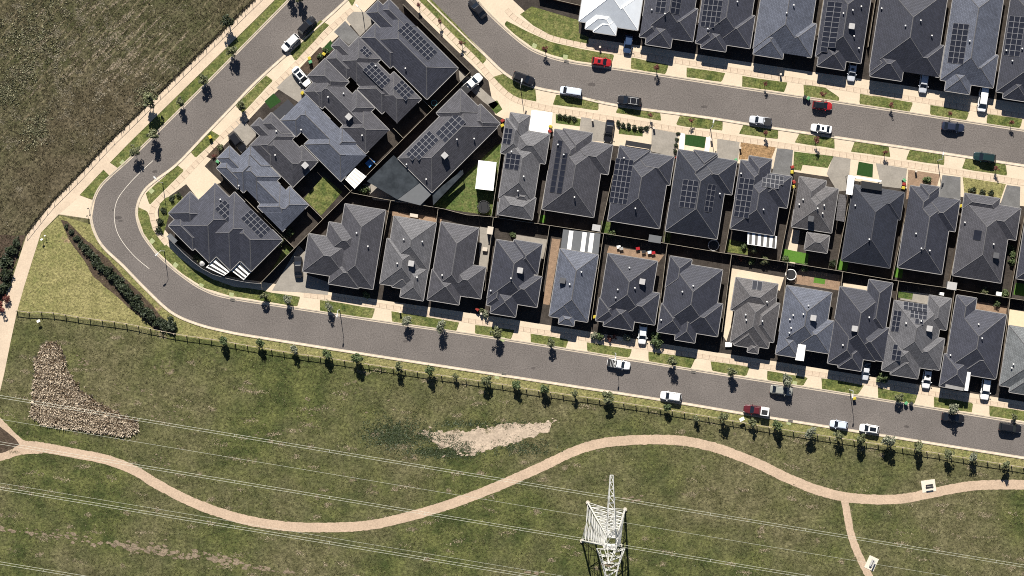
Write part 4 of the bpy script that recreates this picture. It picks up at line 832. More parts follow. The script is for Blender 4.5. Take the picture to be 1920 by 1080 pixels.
# loose ground cover: tufts whose own shade gives the grass its speckle
def inpoly(P, poly):
    x, y = P[:, 0], P[:, 1]; q = np.array(poly, float); ins = np.zeros(len(P), bool); j = len(q)-1
    for i in range(len(q)):
        c = ((q[i, 1] > y) != (q[j, 1] > y)) & (x < (q[j, 0]-q[i, 0])*(y-q[i, 1])/(q[j, 1]-q[i, 1]+1e-12)+q[i, 0])
        ins ^= c; j = i
    return ins
def tufts(name, pts, size, hgt, blades, m, seed, lean=.5, radial=0):
    r = np.random.default_rng(seed); n = len(pts)
    base = np.array([W(x, y) for x, y in pts]); N = n*blades
    B = np.repeat(base, blades, 0) + np.clip(r.normal(0, 1, (N, 2)), -1.5, 1.5)*np.repeat(size, blades)[:, None]*.45
    a_ = r.uniform(0, 6.283, N); s = np.repeat(size, blades)*r.uniform(.3, .6, N); h_ = np.repeat(hgt, blades)*r.uniform(.5, 1.2, N)
    dx, dy = np.cos(a_)*s*.5, np.sin(a_)*s*.5; l_ = r.normal(0, lean, (N, 2))*h_[:, None]
    if radial: l_ = l_*.35 + radial*h_[:, None]*(B-np.repeat(base, blades, 0))/(np.repeat(size, blades)[:, None]*.45)
    V = np.zeros((N, 3, 3)); V[:, 0] = np.c_[B[:, 0]-dx, B[:, 1]-dy, np.full(N, .0)]; V[:, 1] = np.c_[B[:, 0]+dx, B[:, 1]+dy, np.full(N, .0)]; V[:, 2] = np.c_[B+l_, h_]
    me = bpy.data.meshes.new(name); me.vertices.add(N*3); me.vertices.foreach_set('co', V.ravel())
    me.loops.add(N*3); me.loops.foreach_set('vertex_index', np.arange(N*3)); me.polygons.add(N)
    me.polygons.foreach_set('loop_start', np.arange(N)*3); me.polygons.foreach_set('loop_total', np.full(N, 3))
    me.materials.append(m); me.update(calc_edges=True); me.validate()
    return structure(link(name, me), 'stuff')
def scatter(n, box, seed):
    r = np.random.default_rng(seed); return np.c_[r.uniform(box[0], box[2], n), r.uniform(box[1], box[3], n)]
reedp = [(70, 680), (82, 650), (100, 644), (114, 657), (120, 690), (148, 732), (198, 767), (255, 792), (258, 806), (238, 814), (180, 806), (140, 800), (82, 792), (62, 778)]
def thin(P, d):
    "keep points at least d apart"
    keep = []; cell = {}
    for x, y in P:
        c = (int(x//d), int(y//d))
        if any((x-u)**2+(y-v)**2 < d*d for i in (-1, 0, 1) for j in (-1, 0, 1) for u, v in cell.get((c[0]+i, c[1]+j), ())): continue
        cell.setdefault(c, []).append((x, y)); keep.append((x, y))
    return np.array(keep)
p = scatter(12000, (55, 640, 265, 820), 3); p = thin(p[inpoly(p, reedp)], 5.4)
tufts('dry_reeds', p, rng.uniform(.55, .85, len(p)), rng.uniform(.5, .85, len(p)), 72, LEAF['tan'], 4, .35, .52)
padd = [(500, -20), (470, -2), (425, 40), (285, 178), (200, 262), (90, 372), (45, 430), (10, 470), (-20, 500), (-20, -20)]
L_dull = leafmat('paddock_blades', (.03, .032, .016), (.20, .165, .10)); L_res = leafmat('reserve_blades', (.020, .032, .010), (.22, .20, .095)); L_weed = leafmat('weed_leaves', (.04, .06, .02), (.22, .20, .10))
p = scatter(75000, (-20, -20, 510, 505), 5); p = p[inpoly(p, padd)]
cl = np.sin(p[:, 0]*.13+np.sin(p[:, 1]*.09)*2)+np.sin(p[:, 1]*.11+np.sin(p[:, 0]*.07)*2)
p = p[rng.uniform(-2, 2.6, len(p)) > cl-.4]
tufts('paddock_tussocks', p, rng.uniform(.12, .30, len(p)), rng.uniform(.06, .26, len(p)), 5, L_dull, 6, .45)
sw = []
rs = np.random.default_rng(77)
for k in range(110):
    cx, cy = rs.normal((215, 95), (70, 55)); L_ = rs.uniform(6, 38); n_ = int(L_*1.3); t_ = rs.uniform(-.5, .5, n_)*L_
    sw.append(np.c_[cx+t_*.70, cy-t_*.72] + rs.normal(0, .16, (n_, 2)))
sw = np.concatenate(sw); sw = sw[inpoly(sw, padd)]
tufts('mown_swaths', sw, np.full(len(sw), .20), np.full(len(sw), .08), 6, leafmat('cut_dry_grass', (.22, .18, .12), (.50, .41, .30)), 16, 1.5)
ed = resample([(480, -2), (437, 40), (292, 182), (205, 267), (150, 327), (95, 382), (50, 439)], .55) + rng.normal(0, 1.1, (len(resample([(480, -2), (437, 40), (292, 182), (205, 267), (150, 327), (95, 382), (50, 439)], .55)), 2)) + np.array([-1.5, -1.5])
tufts('fence_line_weeds', ed, rng.uniform(.2, .4, len(ed)), rng.uniform(.15, .5, len(ed)), 8, leafmat('fence_weed_leaves', (.035, .04, .018), (.20, .165, .10)), 17, .4)
q = np.concatenate([np.random.default_rng(9).normal((cx, cy), (sx, sy), (n, 2)) for cx, cy, sx, sy, n in ((10, 172, 16, 12, 150), (70, 240, 14, 16, 120), (62, 62, 34, 34, 260), (45, 140, 16, 14, 70), (275, 175, 12, 9, 60))])
st_ = []
for k in range(230):
    cx, cy = rs.normal(110, 110), rs.normal(120, 110); n_ = rs.integers(8, 40); st_.append(np.c_[cx+rs.normal(0, 5, n_), cy+rs.normal(0, 4, n_)])
st_ = np.concatenate(st_); st_ = st_[inpoly(st_, padd)]
tufts('straw_wisps', st_, np.full(len(st_), .24), np.full(len(st_), .14), 6, leafmat('grey_straw_blades', (.12, .11, .07), (.36, .315, .225)), 35, 1.0)
q = q[inpoly(q, padd)]
tufts('pale_weeds', q, np.full(len(q), .55), np.full(len(q), .28), 12, leafmat('pale_weed_leaves', (.06, .07, .03), (.27, .25, .155)), 7, .8)
def dist_line(P, line):
    L = np.array(line); d = np.full(len(P), 1e9)
    for i in range(len(L)): d = np.minimum(d, np.hypot(P[:, 0]-L[i, 0], P[:, 1]-L[i, 1]))
    return d
resp = [(-10, 735), (5, 720), (32, 590)] + [(x, y+4) for x, y in fence_line[2:]] + [(1960, 1100), (-10, 1100)]
p = scatter(190000, (-10, 585, 1940, 1095), 8); p = p[inpoly(p, resp)]
cl = np.sin(p[:, 0]*.06+np.sin(p[:, 1]*.05)*2)+np.sin(p[:, 1]*.08+np.sin(p[:, 0]*.04)*2)
p = p[rng.uniform(-2, 2.6, len(p)) > cl-.2]
gpl = resample(gp, 6); ok = (dist_line(p, gpl) > 8.9+np.abs(np.random.default_rng(5).normal(0, .8, len(p)))) & ~inpoly(p, soilp) & ~inpoly(p, reedp)
for ln, wd_ in (([(-30, 765), (5, 800), (25, 820), (50, 838)], 11), ([(1582, 931), (1588, 960), (1595, 1000), (1612, 1045), (1640, 1100)], 10), ([(-30, 866), (10, 854), (40, 845)], 9)): ok &= dist_line(p, resample(ln, 3)) > wd_
ok &= ~inpoly(p, [(1722, 895), (1755, 895), (1760, 922), (1725, 926)]) & ~inpoly(p, [(1615, 1040), (1650, 1035), (1655, 1075), (1620, 1080)])
p = p[ok]
tufts('reserve_grass_tufts', p, rng.uniform(.12, .30, len(p)), rng.uniform(.04, .18, len(p)), 4, L_res, 9, .5)
rs = np.random.default_rng(33); st_ = []
for k in range(300):
    cx, cy = rs.uniform(0, 1930), rs.uniform(620, 1090); n_ = rs.integers(8, 46); a_ = rs.uniform(-.15, .35); L_ = rs.uniform(4, 26)
    t_ = rs.normal(0, .4, n_)*L_; st_.append(np.c_[cx+t_, cy+t_*a_+rs.normal(0, 2.0, n_)])
st_ = np.concatenate(st_); st_ = st_[inpoly(st_, resp)]; st_ = st_[(dist_line(st_, gpl) > 11) & ~inpoly(st_, reedp)]
tufts('straw_wisps', st_, np.full(len(st_), .26), np.full(len(st_), .10), 6, leafmat('straw_blades', (.13, .105, .06), (.40, .335, .22)), 34, 1.3)
q = np.concatenate([np.random.default_rng(21).normal((cx, cy), (sx, sy), (n, 2)) for cx, cy, sx, sy, n in ((735, 815, 26, 14, 700), (830, 848, 35, 6, 420), (900, 795, 60, 4, 160), (985, 840, 30, 8, 160), (800, 818, 14, 6, 110), (838, 822, 18, 6, 90), (868, 836, 14, 6, 60))])
tufts('dark_weeds', q, np.full(len(q), .60), np.full(len(q), .10), 9, leafmat('dark_weed_leaves', (.020, .034, .012), (.060, .078, .030)), 12, 1.2)
p = scatter(60000, (40, 400, 1940, 900), 30)
dv = [tuple(x) for x in rese_edge] + [(x_, y_-1) for x_, y_ in fence_line[::-1]] + [(50, 535), (82, 438), (115, 408)]
p = p[inpoly(p, dv)][:14000]
tufts('dry_verge_tufts', p, rng.uniform(.12, .28, len(p)), rng.uniform(.05, .16, len(p)), 4, leafmat('dry_verge_blades', (.09, .09, .035), (.34, .29, .14)), 13, .8)

# ------------------------------------------------------------------ cars
CARS = {
 'sedan': dict(L=4.75, W=1.84, hood=.92, belt=.98, H=1.46, c0=-1.95, c1=1.15, r0=-1.15, r1=.35, deck=1.02),
 'hatch': dict(L=4.1, W=1.76, hood=.95, belt=.99, H=1.50, c0=-1.98, c1=1.05, r0=-1.55, r1=.25, deck=1.0),
 'suv': dict(L=4.65, W=1.88, hood=1.05, belt=1.08, H=1.70, c0=-2.25, c1=1.15, r0=-1.85, r1=.40, deck=1.08),
 'van': dict(L=5.1, W=1.92, hood=1.15, belt=1.2, H=1.98, c0=-2.52, c1=1.75, r0=-2.42, r1=.95, deck=1.2),
 'ute': dict(L=5.3, W=1.88, hood=1.08, belt=1.12, H=1.78, c0=-.75, c1=1.30, r0=-.50, r1=.55, deck=1.05)}
def car(px, py, ang, kind, col, label, tray=None, roofcol=None, extras=(), scale=1.0):
    p = CARS[kind]; x, y = W(px, py, 0.8)
    root = thing('parked_car' if kind not in ('ute', 'van') else 'parked_'+kind, label, {'ute': 'ute', 'van': 'van'}.get(kind, 'car'), (x, y, 0.024), -R(ang), 'vehicles parked on the estate')
    root.scale = (scale,)*3
    L, Wd = p['L'], p['W']/2; pt = paint(*col)
    xs = [-L/2, -L/2+.10, -L/2+.35, -L/2+.9, -.6, .6, L/2-1.1, L/2-.45, L/2-.14, L/2]
    ws = [.70, .86, .95, 1, 1, 1, 1, .94, .82, .58]
    def topz(s): 
        if s > p['c1']-.1: return p['hood']-.16*max(0, (s-p['c1'])/(L/2-p['c1']))**1.5
        if s < p['c0']+.1: return p['deck']
        return p['belt']
    b = MB(); rings = []
    for s, w_ in zip(xs, ws):
        t = topz(s); endk = .12 if abs(s) > L/2-.05 else 0; w = Wd*w_
        half = [(w*.88, .22+endk*.6), (w, .42+endk*.4), (w*1.0, t*.72), (w*.95, t-.10-endk), (w*.80, t-.015-endk), (0, t+.02-endk)]
        ring = [(s, -a_, z) for a_, z in half] + [(s, a_, z) for a_, z in half[::-1][1:]]
        rings.append(ring)
    n = len(rings[0])
    for i in range(len(rings)-1):
        for k in range(n-1): b.face([rings[i][k], rings[i+1][k], rings[i+1][k+1], rings[i][k+1]])
        b.face([rings[i][n-1], rings[i+1][n-1], rings[i+1][0], rings[i][0]])
    b.face(rings[0][::-1] if False else rings[0]); b.face(rings[-1][::-1])
    body = b.build('body', pt, root)
    for f in body.data.polygons: f.use_smooth = True
    # glasshouse
    z0, z1 = p['belt']-.03, p['H']-.05; wb_, wt = Wd*.93, Wd*.74
    lo = [(p['c0'], -wb_*.94, z0), (p['c1'], -wb_*.9, z0), (p['c1'], wb_*.9, z0), (p['c0'], wb_*.94, z0)]
    hi = [(p['r0'], -wt, z1), (p['r1'], -wt*.94, z1), (p['r1'], wt*.94, z1), (p['r0'], wt, z1)]
    b = MB(); b.face(hi)
    for k in range(4): b.face([lo[k], lo[(k+1) % 4], hi[(k+1) % 4], hi[k]])
    b.build('glasshouse', M_cglass, root)
    # roof skin, a little crowned, with pillars
    b = MB(); m_ = .04
    rr = [(p['r0']-m_, p['r1']+m_, wt+.03, z1+.004), (p['r0']+.10, p['r1']-.12, wt*.82, z1+.055)]
    q = [[(a0, -w_, z), (a1, -w_*.94, z), (a1, w_*.94, z), (a0, w_, z)] for a0, a1, w_, z in rr]
    b.face(q[1]); 
    for k in range(4): b.face([q[0][k], q[0][(k+1) % 4], q[1][(k+1) % 4], q[1][k]])
    b.build('roof', paint(*roofcol) if roofcol else pt, root)
    b = MB()
    for sgn in (-1, 1):
        for A, B in (((p['c0']+.02, sgn*wb_*.95, z0), (p['r0'], sgn*wt*1.01, z1)), ((p['c1'], sgn*wb_*.91, z0), (p['r1'], sgn*wt*.95, z1)), (((p['c0']+p['c1'])/2-.1, sgn*wb_*.96, z0), ((p['r0']+p['r1'])/2-.1, sgn*wt*1.02, z1))):
            b.tube(A, B, .05, .045, 5)
    b.build('pillar', pt, root)
    wm = MB(); wm.tube((0, -.11, 0), (0, .11, 0), .32, .32, 14); wme = wm.mesh('wheel', M_tyre)
    rm_ = MB(); rm_.tube((0, -.115, 0), (0, .115, 0), .19, .19, 10); rme = rm_.mesh('rim', M_lamp)
    for sx in (-1, 1):
        for sy in (-1, 1):
            wv_ = link('wheel', wme, root, (sx*L*.295, sy*(Wd-.10), .32)); link('rim', rme, wv_)
    for sy in (-1, 1):
        b = MB(); b.box(0, 0, 0, .30, .38, .13, 0, 0, (.6, .9)); b.build('headlight', M_light, root, (L/2-.24, sy*Wd*.60, p['hood']-.30)).rotation_euler = (0, 0, sy*.35*-1)
        b = MB(); b.box(0, 0, 0, .12, .30, .18); b.build('tail_light', M_tail, root, (-L/2+.07, sy*Wd*.62, p['deck']-.32))
        b = MB(); b.box(0, 0, 0, .16, .22, .14); b.build('mirror', pt if kind != 'van' else M_black, root, (p['c1']-.38, sy*(Wd+.09), p['belt']-.02))
    if kind == 'ute':
        b = MB(); x0, x1 = -L/2+.08, p['c0']-.08
        tm = {'black': M_black, 'dark': M_black, 'rack': M_black, 'canopy': paint('white', (.72, .71, .69)), 'flat': M_black, 'box': M_black}[tray]
        if tray == 'canopy':
            b.box((x0+x1)/2, 0, p['deck']-.05, x1-x0, Wd*1.95, .85, 0, 0, (.97, .95)); o = b.build('canopy', tm, root)
            b = MB(); b.box((x0+x1)/2+.05, .2 , p['deck']+.805, (x1-x0)*.72, Wd*1.05, .02); b.build('canopy_hatch', M_black, o)
        else:
            b.box((x0+x1)/2, 0, p['deck']+.0, x1-x0, Wd*1.78, .06); o = b.build('tray_cover', tm, root)
            if tray == 'rack':
                for k in range(4):
                    b = MB(); xx = x1 - k*.34; b.tube((xx, -Wd*.9, p['deck']+.5), (xx, Wd*.9, p['deck']+.5), .04, .04, 6); b.tube((xx, -Wd*.9, p['deck']), (xx, -Wd*.9, p['deck']+.5), .04, .04, 6); b.tube((xx, Wd*.9, p['deck']), (xx, Wd*.9, p['deck']+.5), .04, .04, 6); b.build('rack_bar', M_lamp, root)
    if 'rack' in extras:
        for sy in (-1, 1):
            b = MB(); b.tube((p['r0']+.2, sy*wt*.9, z1+.13), (p['r1']-.2, sy*wt*.9, z1+.13), .025, .025, 6); b.build('roof_rail', M_lamp, root)
        for xx in (p['r0']+.5, p['r1']-.6):
            b = MB(); b.tube((xx, -wt*.9, z1+.14), (xx, wt*.9, z1+.14), .03, .03, 6); b.build('roof_bar', M_lamp, root)
    if 'sunroof' in extras:
        b = MB(); b.box((p['r0']+p['r1'])/2+.1, 0, z1+.057, (p['r1']-p['r0'])*.35, wt*1.1, .01); b.build('sunroof', M_cglass, root)
    if 'panoramic' in extras:
        b = MB(); b.box((p['r0']+p['r1'])/2, 0, z1+.057, (p['r1']-p['r0'])*.72, wt*1.3, .01); b.build('sunroof', M_cglass, root)
    if 'rails' in extras:
        for sy in (-1, 1):
            b = MB(); b.tube((p['r0']+.2, sy*wt*.95, z1+.1), (p['r1']-.1, sy*wt*.93, z1+.1), .025, .025, 6); b.build('roof_rail', M_black, root)
    return root
WH = ('white', (.78, .78, .76)); BK = ('black', (.012, .012, .014)); SV = ('silver', (.50, .52, .55)); RD = ('red', (.32, .015, .018)); LB = ('ice_blue', (.52, .58, .66)); NV = ('navy', (.018, .024, .045)); MR_ = ('maroon', (.085, .012, .016)); GN = ('dark_green', (.010, .028, .028)); BG = ('champagne', (.26, .26, .23)); DB = ('deep_blue', (.035, .06, .12))
car(895, 16, 230, 'sedan', BK, 'black sedan at the top edge on the upper street bend')
car(575.5, 47, -45, 'suv', BK, 'black car parked right behind the white car on the west road', extras=('rails',), scale=.93)
car(544.5, 80, 135, 'suv', WH, 'white car parked on the west road verge behind the black car', scale=.93)
car(565, 144, 50, 'sedan', WH, 'white sedan with dark glass roof on the diagonal block driveway', extras=('panoramic',))
car(884, 157, -42, 'ute', WH, 'white ute with black tray on the driveway beside the big solar house', tray='black')
car(982, 147, 20, 'suv', BK, 'black four wheel drive parked below the red street tree bend', extras=('rails',))
car(1070, 171, 188, 'van', LB, 'pale silver people mover parked on the south kerb of the upper street', scale=.88)
car(1180, 189, 188, 'suv', BK, 'black four wheel drive with white roof rack bars', extras=('rack',), scale=1.05)
car(1128, 116, 8, 'hatch', RD, 'bright red hatchback on the north kerb of the upper street', extras=('sunroof',))
car(1178, 82, 98, 'hatch', DB, 'dark blue car nosed in on the shaded driveway of the white-roofed house')
car(1142, 246, 98, 'sedan', BK, 'black sedan on the concrete driveway near six round shrubs')
car(1426, 226, 188, 'ute', SV, 'silver ute with black tray cover parked on the upper street', tray='black', scale=.88)
car(1540, 241, 188, 'sedan', WH, 'white sedan with sunroof parked on the south kerb of the upper street', extras=('sunroof',), scale=.92)
car(1542, 198, 6, 'hatch', RD, 'dark red hatchback with black glass roof beside two wheelie bins', extras=('panoramic',), roofcol=BK)
car(1787, 238, 8, 'sedan', NV, 'dark navy sedan on the north kerb near the right edge')
car(1846, 295, 188, 'suv', GN, 'dark green four wheel drive on the south kerb near the right edge', extras=('rails',))
car(1598, 133, 98, 'sedan', SV, 'silver sedan in the shade of the house with tall panel columns', extras=('sunroof',), scale=.92)
car(1732, 156, 98, 'hatch', SV, 'silver hatchback on the driveway of the widest north row house')
car(1843, 187, 98, 'van', WH, 'white van on the driveway of the three-column solar house')
car(559, 500, 268, 'sedan', BK, 'black car on the driveway at the left end of the lower row', scale=.95)
car(445, 266, 52, 'suv', BK, 'black car on the diagonal block driveway beside a hedge strip', extras=('rails',))
car(1205, 627, 95, 'hatch', WH, 'white hatchback on the lower row driveway under the eave')
car(1160, 683, 10, 'ute', WH, 'white ute with ladder rack parked on the lower street', tray='rack', scale=.92)
car(1258, 743, 188, 'suv', WH, 'white car on the reserve kerb of the lower street, left of the maroon ute', scale=.95)
car(1418, 769, 188, 'ute', MR_, 'maroon ute with a white canopy on the lower street', tray='canopy')
car(1465, 732, 8, 'sedan', BG, 'champagne sedan parked under a street tree on the lower street')
car(1573, 796, 188, 'hatch', LB, 'small pale blue hatchback on the reserve kerb', scale=.92)
car(1630, 804, 188, 'hatch', WH, 'white hatchback with dark glass roof on the reserve kerb', extras=('panoramic',))
car(1787, 783, 8, 'sedan', BK, 'black sedan half hidden under a street tree on the lower street')
car(1894, 802, 8, 'suv', BK, 'black four wheel drive near the right edge of the lower street')
car(1738, 710, 98, 'hatch', WH, 'small white car with sunroof on the lower row driveway near a bin pair', extras=('sunroof',))
car(1848, 729, 98, 'suv', WH, 'white car on the driveway beside the white angled awning house')
car(1624, 694, 98, 'ute', SV, 'silver ute with rack on the shaded lower row driveway', tray='rack', scale=.8)

# ------------------------------------------------------------------ street furniture and small things
BINC = dict(yellow=(.46, .37, .04), red=(.28, .035, .025), green=(.10, .30, .14), black=(.03, .03, .03))
def bin_(px, py, col, label):
    x, y = W(px, py, 1.0); root = thing('wheelie_bin', label, 'bin', (x, y, 0.045), random.uniform(0, 6.28), 'wheelie bins')
    b = MB(); b.box(0, 0, .12, .46, .54, .82, 0, 0, (1.2, 1.2)); b.build('body', mat('bin_plastic', (.02, .028, .024), .6), root)
    b = MB(); b.box(0, .02, .94, .60, .72, .07, 0, 0, (.96, .96)); b.box(0, .02, 1.01, .52, .60, .035, 0, 0, (.8, .8)); b.build('lid', mat('bin_lid_'+col, BINC[col], .5), root)
    wb_ = MB(); wb_.tube((-.03, 0, 0), (.03, 0, 0), .11, .11, 10); wm_ = wb_.mesh('wheel', M_tyre)
    for sx in (-1, 1): link('wheel', wm_, root, (sx*.26, .26, .11))
for x, y, c, t in [(607, 101, 'yellow', 'in the dark garden bed by the second diagonal house'), (580, 109, 'yellow', 'next to a green one beside the garden bed'), (582, 116, 'green', 'next to a yellow one beside the garden bed'), (567, 174, 'yellow', 'beside the grey diagonal block driveway'), (394, 257, 'yellow', 'alone on the dark verge of the west road'), (408, 303, 'green', 'beside the red shrubs near the corner house'),
                   (942, 226, 'red', 'at the front corner of the big solar house'), (942, 235, 'yellow', 'behind the red one by the big solar house'), (1032, 237, 'yellow', 'at the edge of the white driveway'), (1031, 246, 'red', 'behind the yellow one by the white driveway'), (1380, 300, 'green', 'right of the dark turf square'), (1270, 295, 'red', 'left of the dark turf square'),
                   (1485, 322, 'yellow', 'beside the blue-grey driveway'), (1486, 313, 'red', 'above the yellow one beside the blue-grey driveway'), (1489, 341, 'red', 'in the narrow side gap left of the brown-grey house'), (1488, 350, 'yellow', 'lowest in the gap left of the brown-grey house'), (1694, 352, 'yellow', 'below the grey driveway by pink gravel'), (1696, 338, 'green', 'uppermost at the edge of the pink gravel yard'), (1695, 345, 'red', 'between green and yellow at the pink gravel yard'), (1802, 386, 'yellow', 'beside the dark driveway near the skylight house'),
                   (1516, 184, 'green', 'on the kerb behind the dark red hatchback'), (1509, 182, 'black', 'on the kerb left of the green one'), (1602, 747, 'yellow', 'on the lower street kerb beneath a lamp'), (1699, 756, 'green', 'on the lower street kerb beside a dark one'), (1709, 757, 'black', 'on the lower street kerb right of the green one'), (895, 580, 'red', 'in the shade between two lower row houses'), (1115, 594, 'yellow', 'at the front of a lower row house')]:
    bin_(x, y, c, ('wheelie bin with %s lid ' % c) + t)
def lamp(px, py, ang, label):
    x, y = W(px, py); root = thing('street_lamp', label, 'street lamp', (x, y, 0.03), 0, 'street lamps')
    b = MB(); b.tube((0, 0, 0), (0, 0, .9), .10, .09, 10); b.tube((0, 0, .9), (0, 0, 5.0), .085, .05, 10); b.build('pole', M_lamp, root)
    dx, dy = math.cos(R(ang)), -math.sin(R(ang)); b = MB()
    b.tube((0, 0, 4.95), (dx*.45, dy*.45, 5.25), .045, .04, 8); b.tube((dx*.45, dy*.45, 5.25), (dx*.9, dy*.9, 5.3), .04, .04, 8); b.build('arm', M_lamp, root)
    b = MB(); b.box(0, 0, 0, .75, .30, .13, 0, 0, (.85, .8)); o = b.build('lamp_head', M_lamp, root, (dx*1.15, dy*1.15, 5.26)); o.rotation_euler = (0, 0, math.atan2(dy, dx))
    b = MB(); b.box(0, 0, -.02, .5, .2, .02); b.build('lens', M_light, o)
for x, y, a_, t in [(637, 581, 98, 'on the verge below the lower row\'s left end'), (1153, 662, 98, 'rising behind the white ladder-rack ute'), (1593, 731, 98, 'above the yellow bin on the lower street kerb'), (308, 471, 135, 'beside the bend below the corner house'), (305, 343, 225, 'on the verge beside the centre line end'), (976, 165, -78, 'near the black four wheel drive at the upper bend'), (1332, 241, -80, 'beside the dark turf square on the upper street'), (1758, 301, -80, 'on the verge above the pink gravel yard'), (680, 24, 225, 'at the top of the diagonal block')]:
    lamp(x, y, a_, 'tall slim grey street lamp ' + t)
for i, (x, y) in enumerate([(285, 452), (329, 497), (377, 536), (434, 553), (284, 358), (230, 305), (942, 636), (1490, 719), (1479, 792), (1002, 86), (1060, 107), (932, 706)]):
    b = MB(); cx, cy = W(x, y); b.box(0, 0, 0, .95, .95, .02, 0); o = b.build('pit_lid', M_pit, None, (cx, cy, .046)); o.rotation_euler = (0, 0, R([-45, -40, -25, -10, 45, 45, -9, -9, -9, -25, -10, -9][i]))
    tag(o, 'square pale service pit lid set in the verge grass, %s from the left' % ORD[sorted(range(12), key=lambda k: [285, 329, 377, 434, 284, 230, 942, 1490, 1479, 1002, 1060, 932][k]).index(i)], 'pit lid', 'service pit lids')
for i, (x, y, a_) in enumerate([(436, 562, -14), (945, 700, -9), (1482, 789, -9), (1062, 115, -10), (1300, 697, -9), (1560, 254, -9)]):
    cx, cy = W(x, y); root = thing('drain_pit', 'dark drain grate set in the concrete kerb, %s from the left' % ORD[sorted(range(6), key=lambda k: [436, 945, 1482, 1062, 1300, 1560][k]).index(i)], 'drain', (cx, cy, .10), R(a_), 'kerb drain grates')
    b = MB(); b.box(0, 0, 0, 1.0, .5, .05); b.build('frame', M_gconc, root)
    for k in range(5):
        b = MB(); b.box(-.36+k*.18, 0, .05, .11, .4, .02); b.build('grate_bar', M_black, root)
# letterbox pillars by the driveways
lb = [(1111, 225), (1226, 240), (1388, 277), (1334, 262), (1464, 139), (1125, 88), (1718, 321), (902, 588), (750, 585)]
for i, (x, y) in enumerate(lb):
    cx, cy = W(x, y, 1.0); b = MB(); b.box(0, 0, 0, .35, .35, 1.0); b.box(0, 0, 1.0, .42, .42, .06); o = b.build('letterbox', WALL[1], None, (cx, cy, .04)); tag(o, 'small square letterbox pillar by a driveway, %s from the left' % ORD[sorted(range(len(lb)), key=lambda k: lb[k][0]).index(i)], 'letterbox', 'letterbox pillars')
# white shed
qd = [(897, 300), (931, 304), (925, 358), (891, 354)]
c = W(911, 329, 2.5); root = thing('garden_shed', 'long white flat-roofed shed standing on the backyard lawn', 'shed', (c[0], c[1], 0), R(-6.5))
b = MB(); b.box(0, 0, 0, 3.6, 5.6, 2.3); b.build('wall', WALL[1], root); b = MB(); b.box(0, 0, 2.302, 3.78, 5.95, .14); b.build('roof', M_white, root); b = MB(); b.box(0, -2.83, .05, 1.6, .06, 2.0); b.build('door', M_gut, root)
def trampoline(px, py, r, label, net=True, ringc=M_black):
    x, y = W(px, py, .9); root = thing('trampoline', label, 'trampoline', (x, y, .04), 0, 'backyard trampolines'); b = MB()
    n = 24
    for k in range(n):
        a0, a1 = 2*math.pi*k/n, 2*math.pi*(k+1)/n; b.tube((r*math.cos(a0), r*math.sin(a0), .8), (r*math.cos(a1), r*math.sin(a1), .8), .09, .09, 6)
    b.build('frame', ringc, root); b = MB(); b.disc(0, 0, .8, r-.15, 24); b.build('mat', M_black, root)
    for k in range(6):
        a_ = k*math.pi/3; b = MB(); b.tube((r*math.cos(a_), r*math.sin(a_), 0), (r*math.cos(a_), r*math.sin(a_), 2.3 if net else .8), .03, .03, 6); b.build('leg', M_lamp, root)
trampoline(907, 388, 1.3, 'black round trampoline in the lawn corner below the white shed')
trampoline(1338, 460, 1.1, 'shaded round trampoline with pale ring behind the two-array charcoal house', ringc=M_unit)
trampoline(1483, 515, 1.1, 'round trampoline with white ring in the backyard of the blue-grey house', ringc=M_white)
trampoline(814, 193, .6, 'tiny round teal-ringed trampoline behind the long-array house', False, mat('teal_pvc', (.08, .25, .28), .5))
# sun loungers / table, tarps and clutter
def slab_thing(name, label, cat, px, py, w, d, h, ang, m, group=None, z=0.04):
    x, y = W(px, py, h); b = MB(); root = thing(name, label, cat, (x, y, z), R(ang), group)
    b.box(0, 0, h-.06, w, d, .06); b.build('top', m, root)
    lg = MB(); lg.box(0, 0, 0, .06, .06, h-.062); lm = lg.mesh('leg', M_black)
    for sx in (-1, 1):
        for sy in (-1, 1): link('leg', lm, root, (sx*(w/2-.08), sy*(d/2-.08), 0))
slab_thing('garden_table', 'bright blue topped table in the narrow yard beside the white patio cover', 'table', 694, 305, 1.7, 1.3, .7, 45, mat('blue_vinyl', (.05, .22, .55), .5))
for i, (x, y) in enumerate([(841, 345), (850, 339), (861, 327)]): slab_thing('sun_lounger', 'pale blue outdoor lounger under the verandah edge by the lawn, %s from left' % ORD[i], 'lounger', x, y, 1.6, .7, .4, -40+90, LB and paint(*LB), 'outdoor loungers')
for i, (x, y, m) in enumerate([(1160, 463, M_white), (1165, 466, WALL[2]), (1196, 466, paint(*RD)), (1207, 472, M_black), (1218, 473, paint(*LB)), (1225, 474, paint(*RD))]): slab_thing('patio_table', 'small patio table on the pink paving behind the dark cooler house, %s from the left' % ORD[i], 'table', x, y, .8, .6, .6, 9, m, 'patio furniture on the pink paving')
slab_thing('garden_table', 'pale oblong table behind the second lower row house', 'table', 776, 404, 1.7, .7, .7, -9, WALL[1])
slab_thing('garden_table', 'pale table behind the grey side yard of the warm charcoal house', 'table', 909, 467, 1.0, .8, .7, -9, WALL[1])
slab_thing('picnic_mat', 'white and red pile of goods in front of the brown-tiled house', 'goods', 1366, 646, 1.4, 1.0, .5, 0, M_white)
def tank(px, py, label, r=.55):
    x, y = W(px, py, 1.8); b = MB(); root = thing('water_tank', label, 'water tank', (x, y, .03), 0, 'slim tanks and sheds'); b.tube((0, 0, 0), (0, 0, 1.75), r, r, 18); b.build('drum', M_unit, root); b = MB(); b.tube((0, 0, 1.75), (0, 0, 1.95), r, r*.2, 18); b.build('lid', M_unit, root)
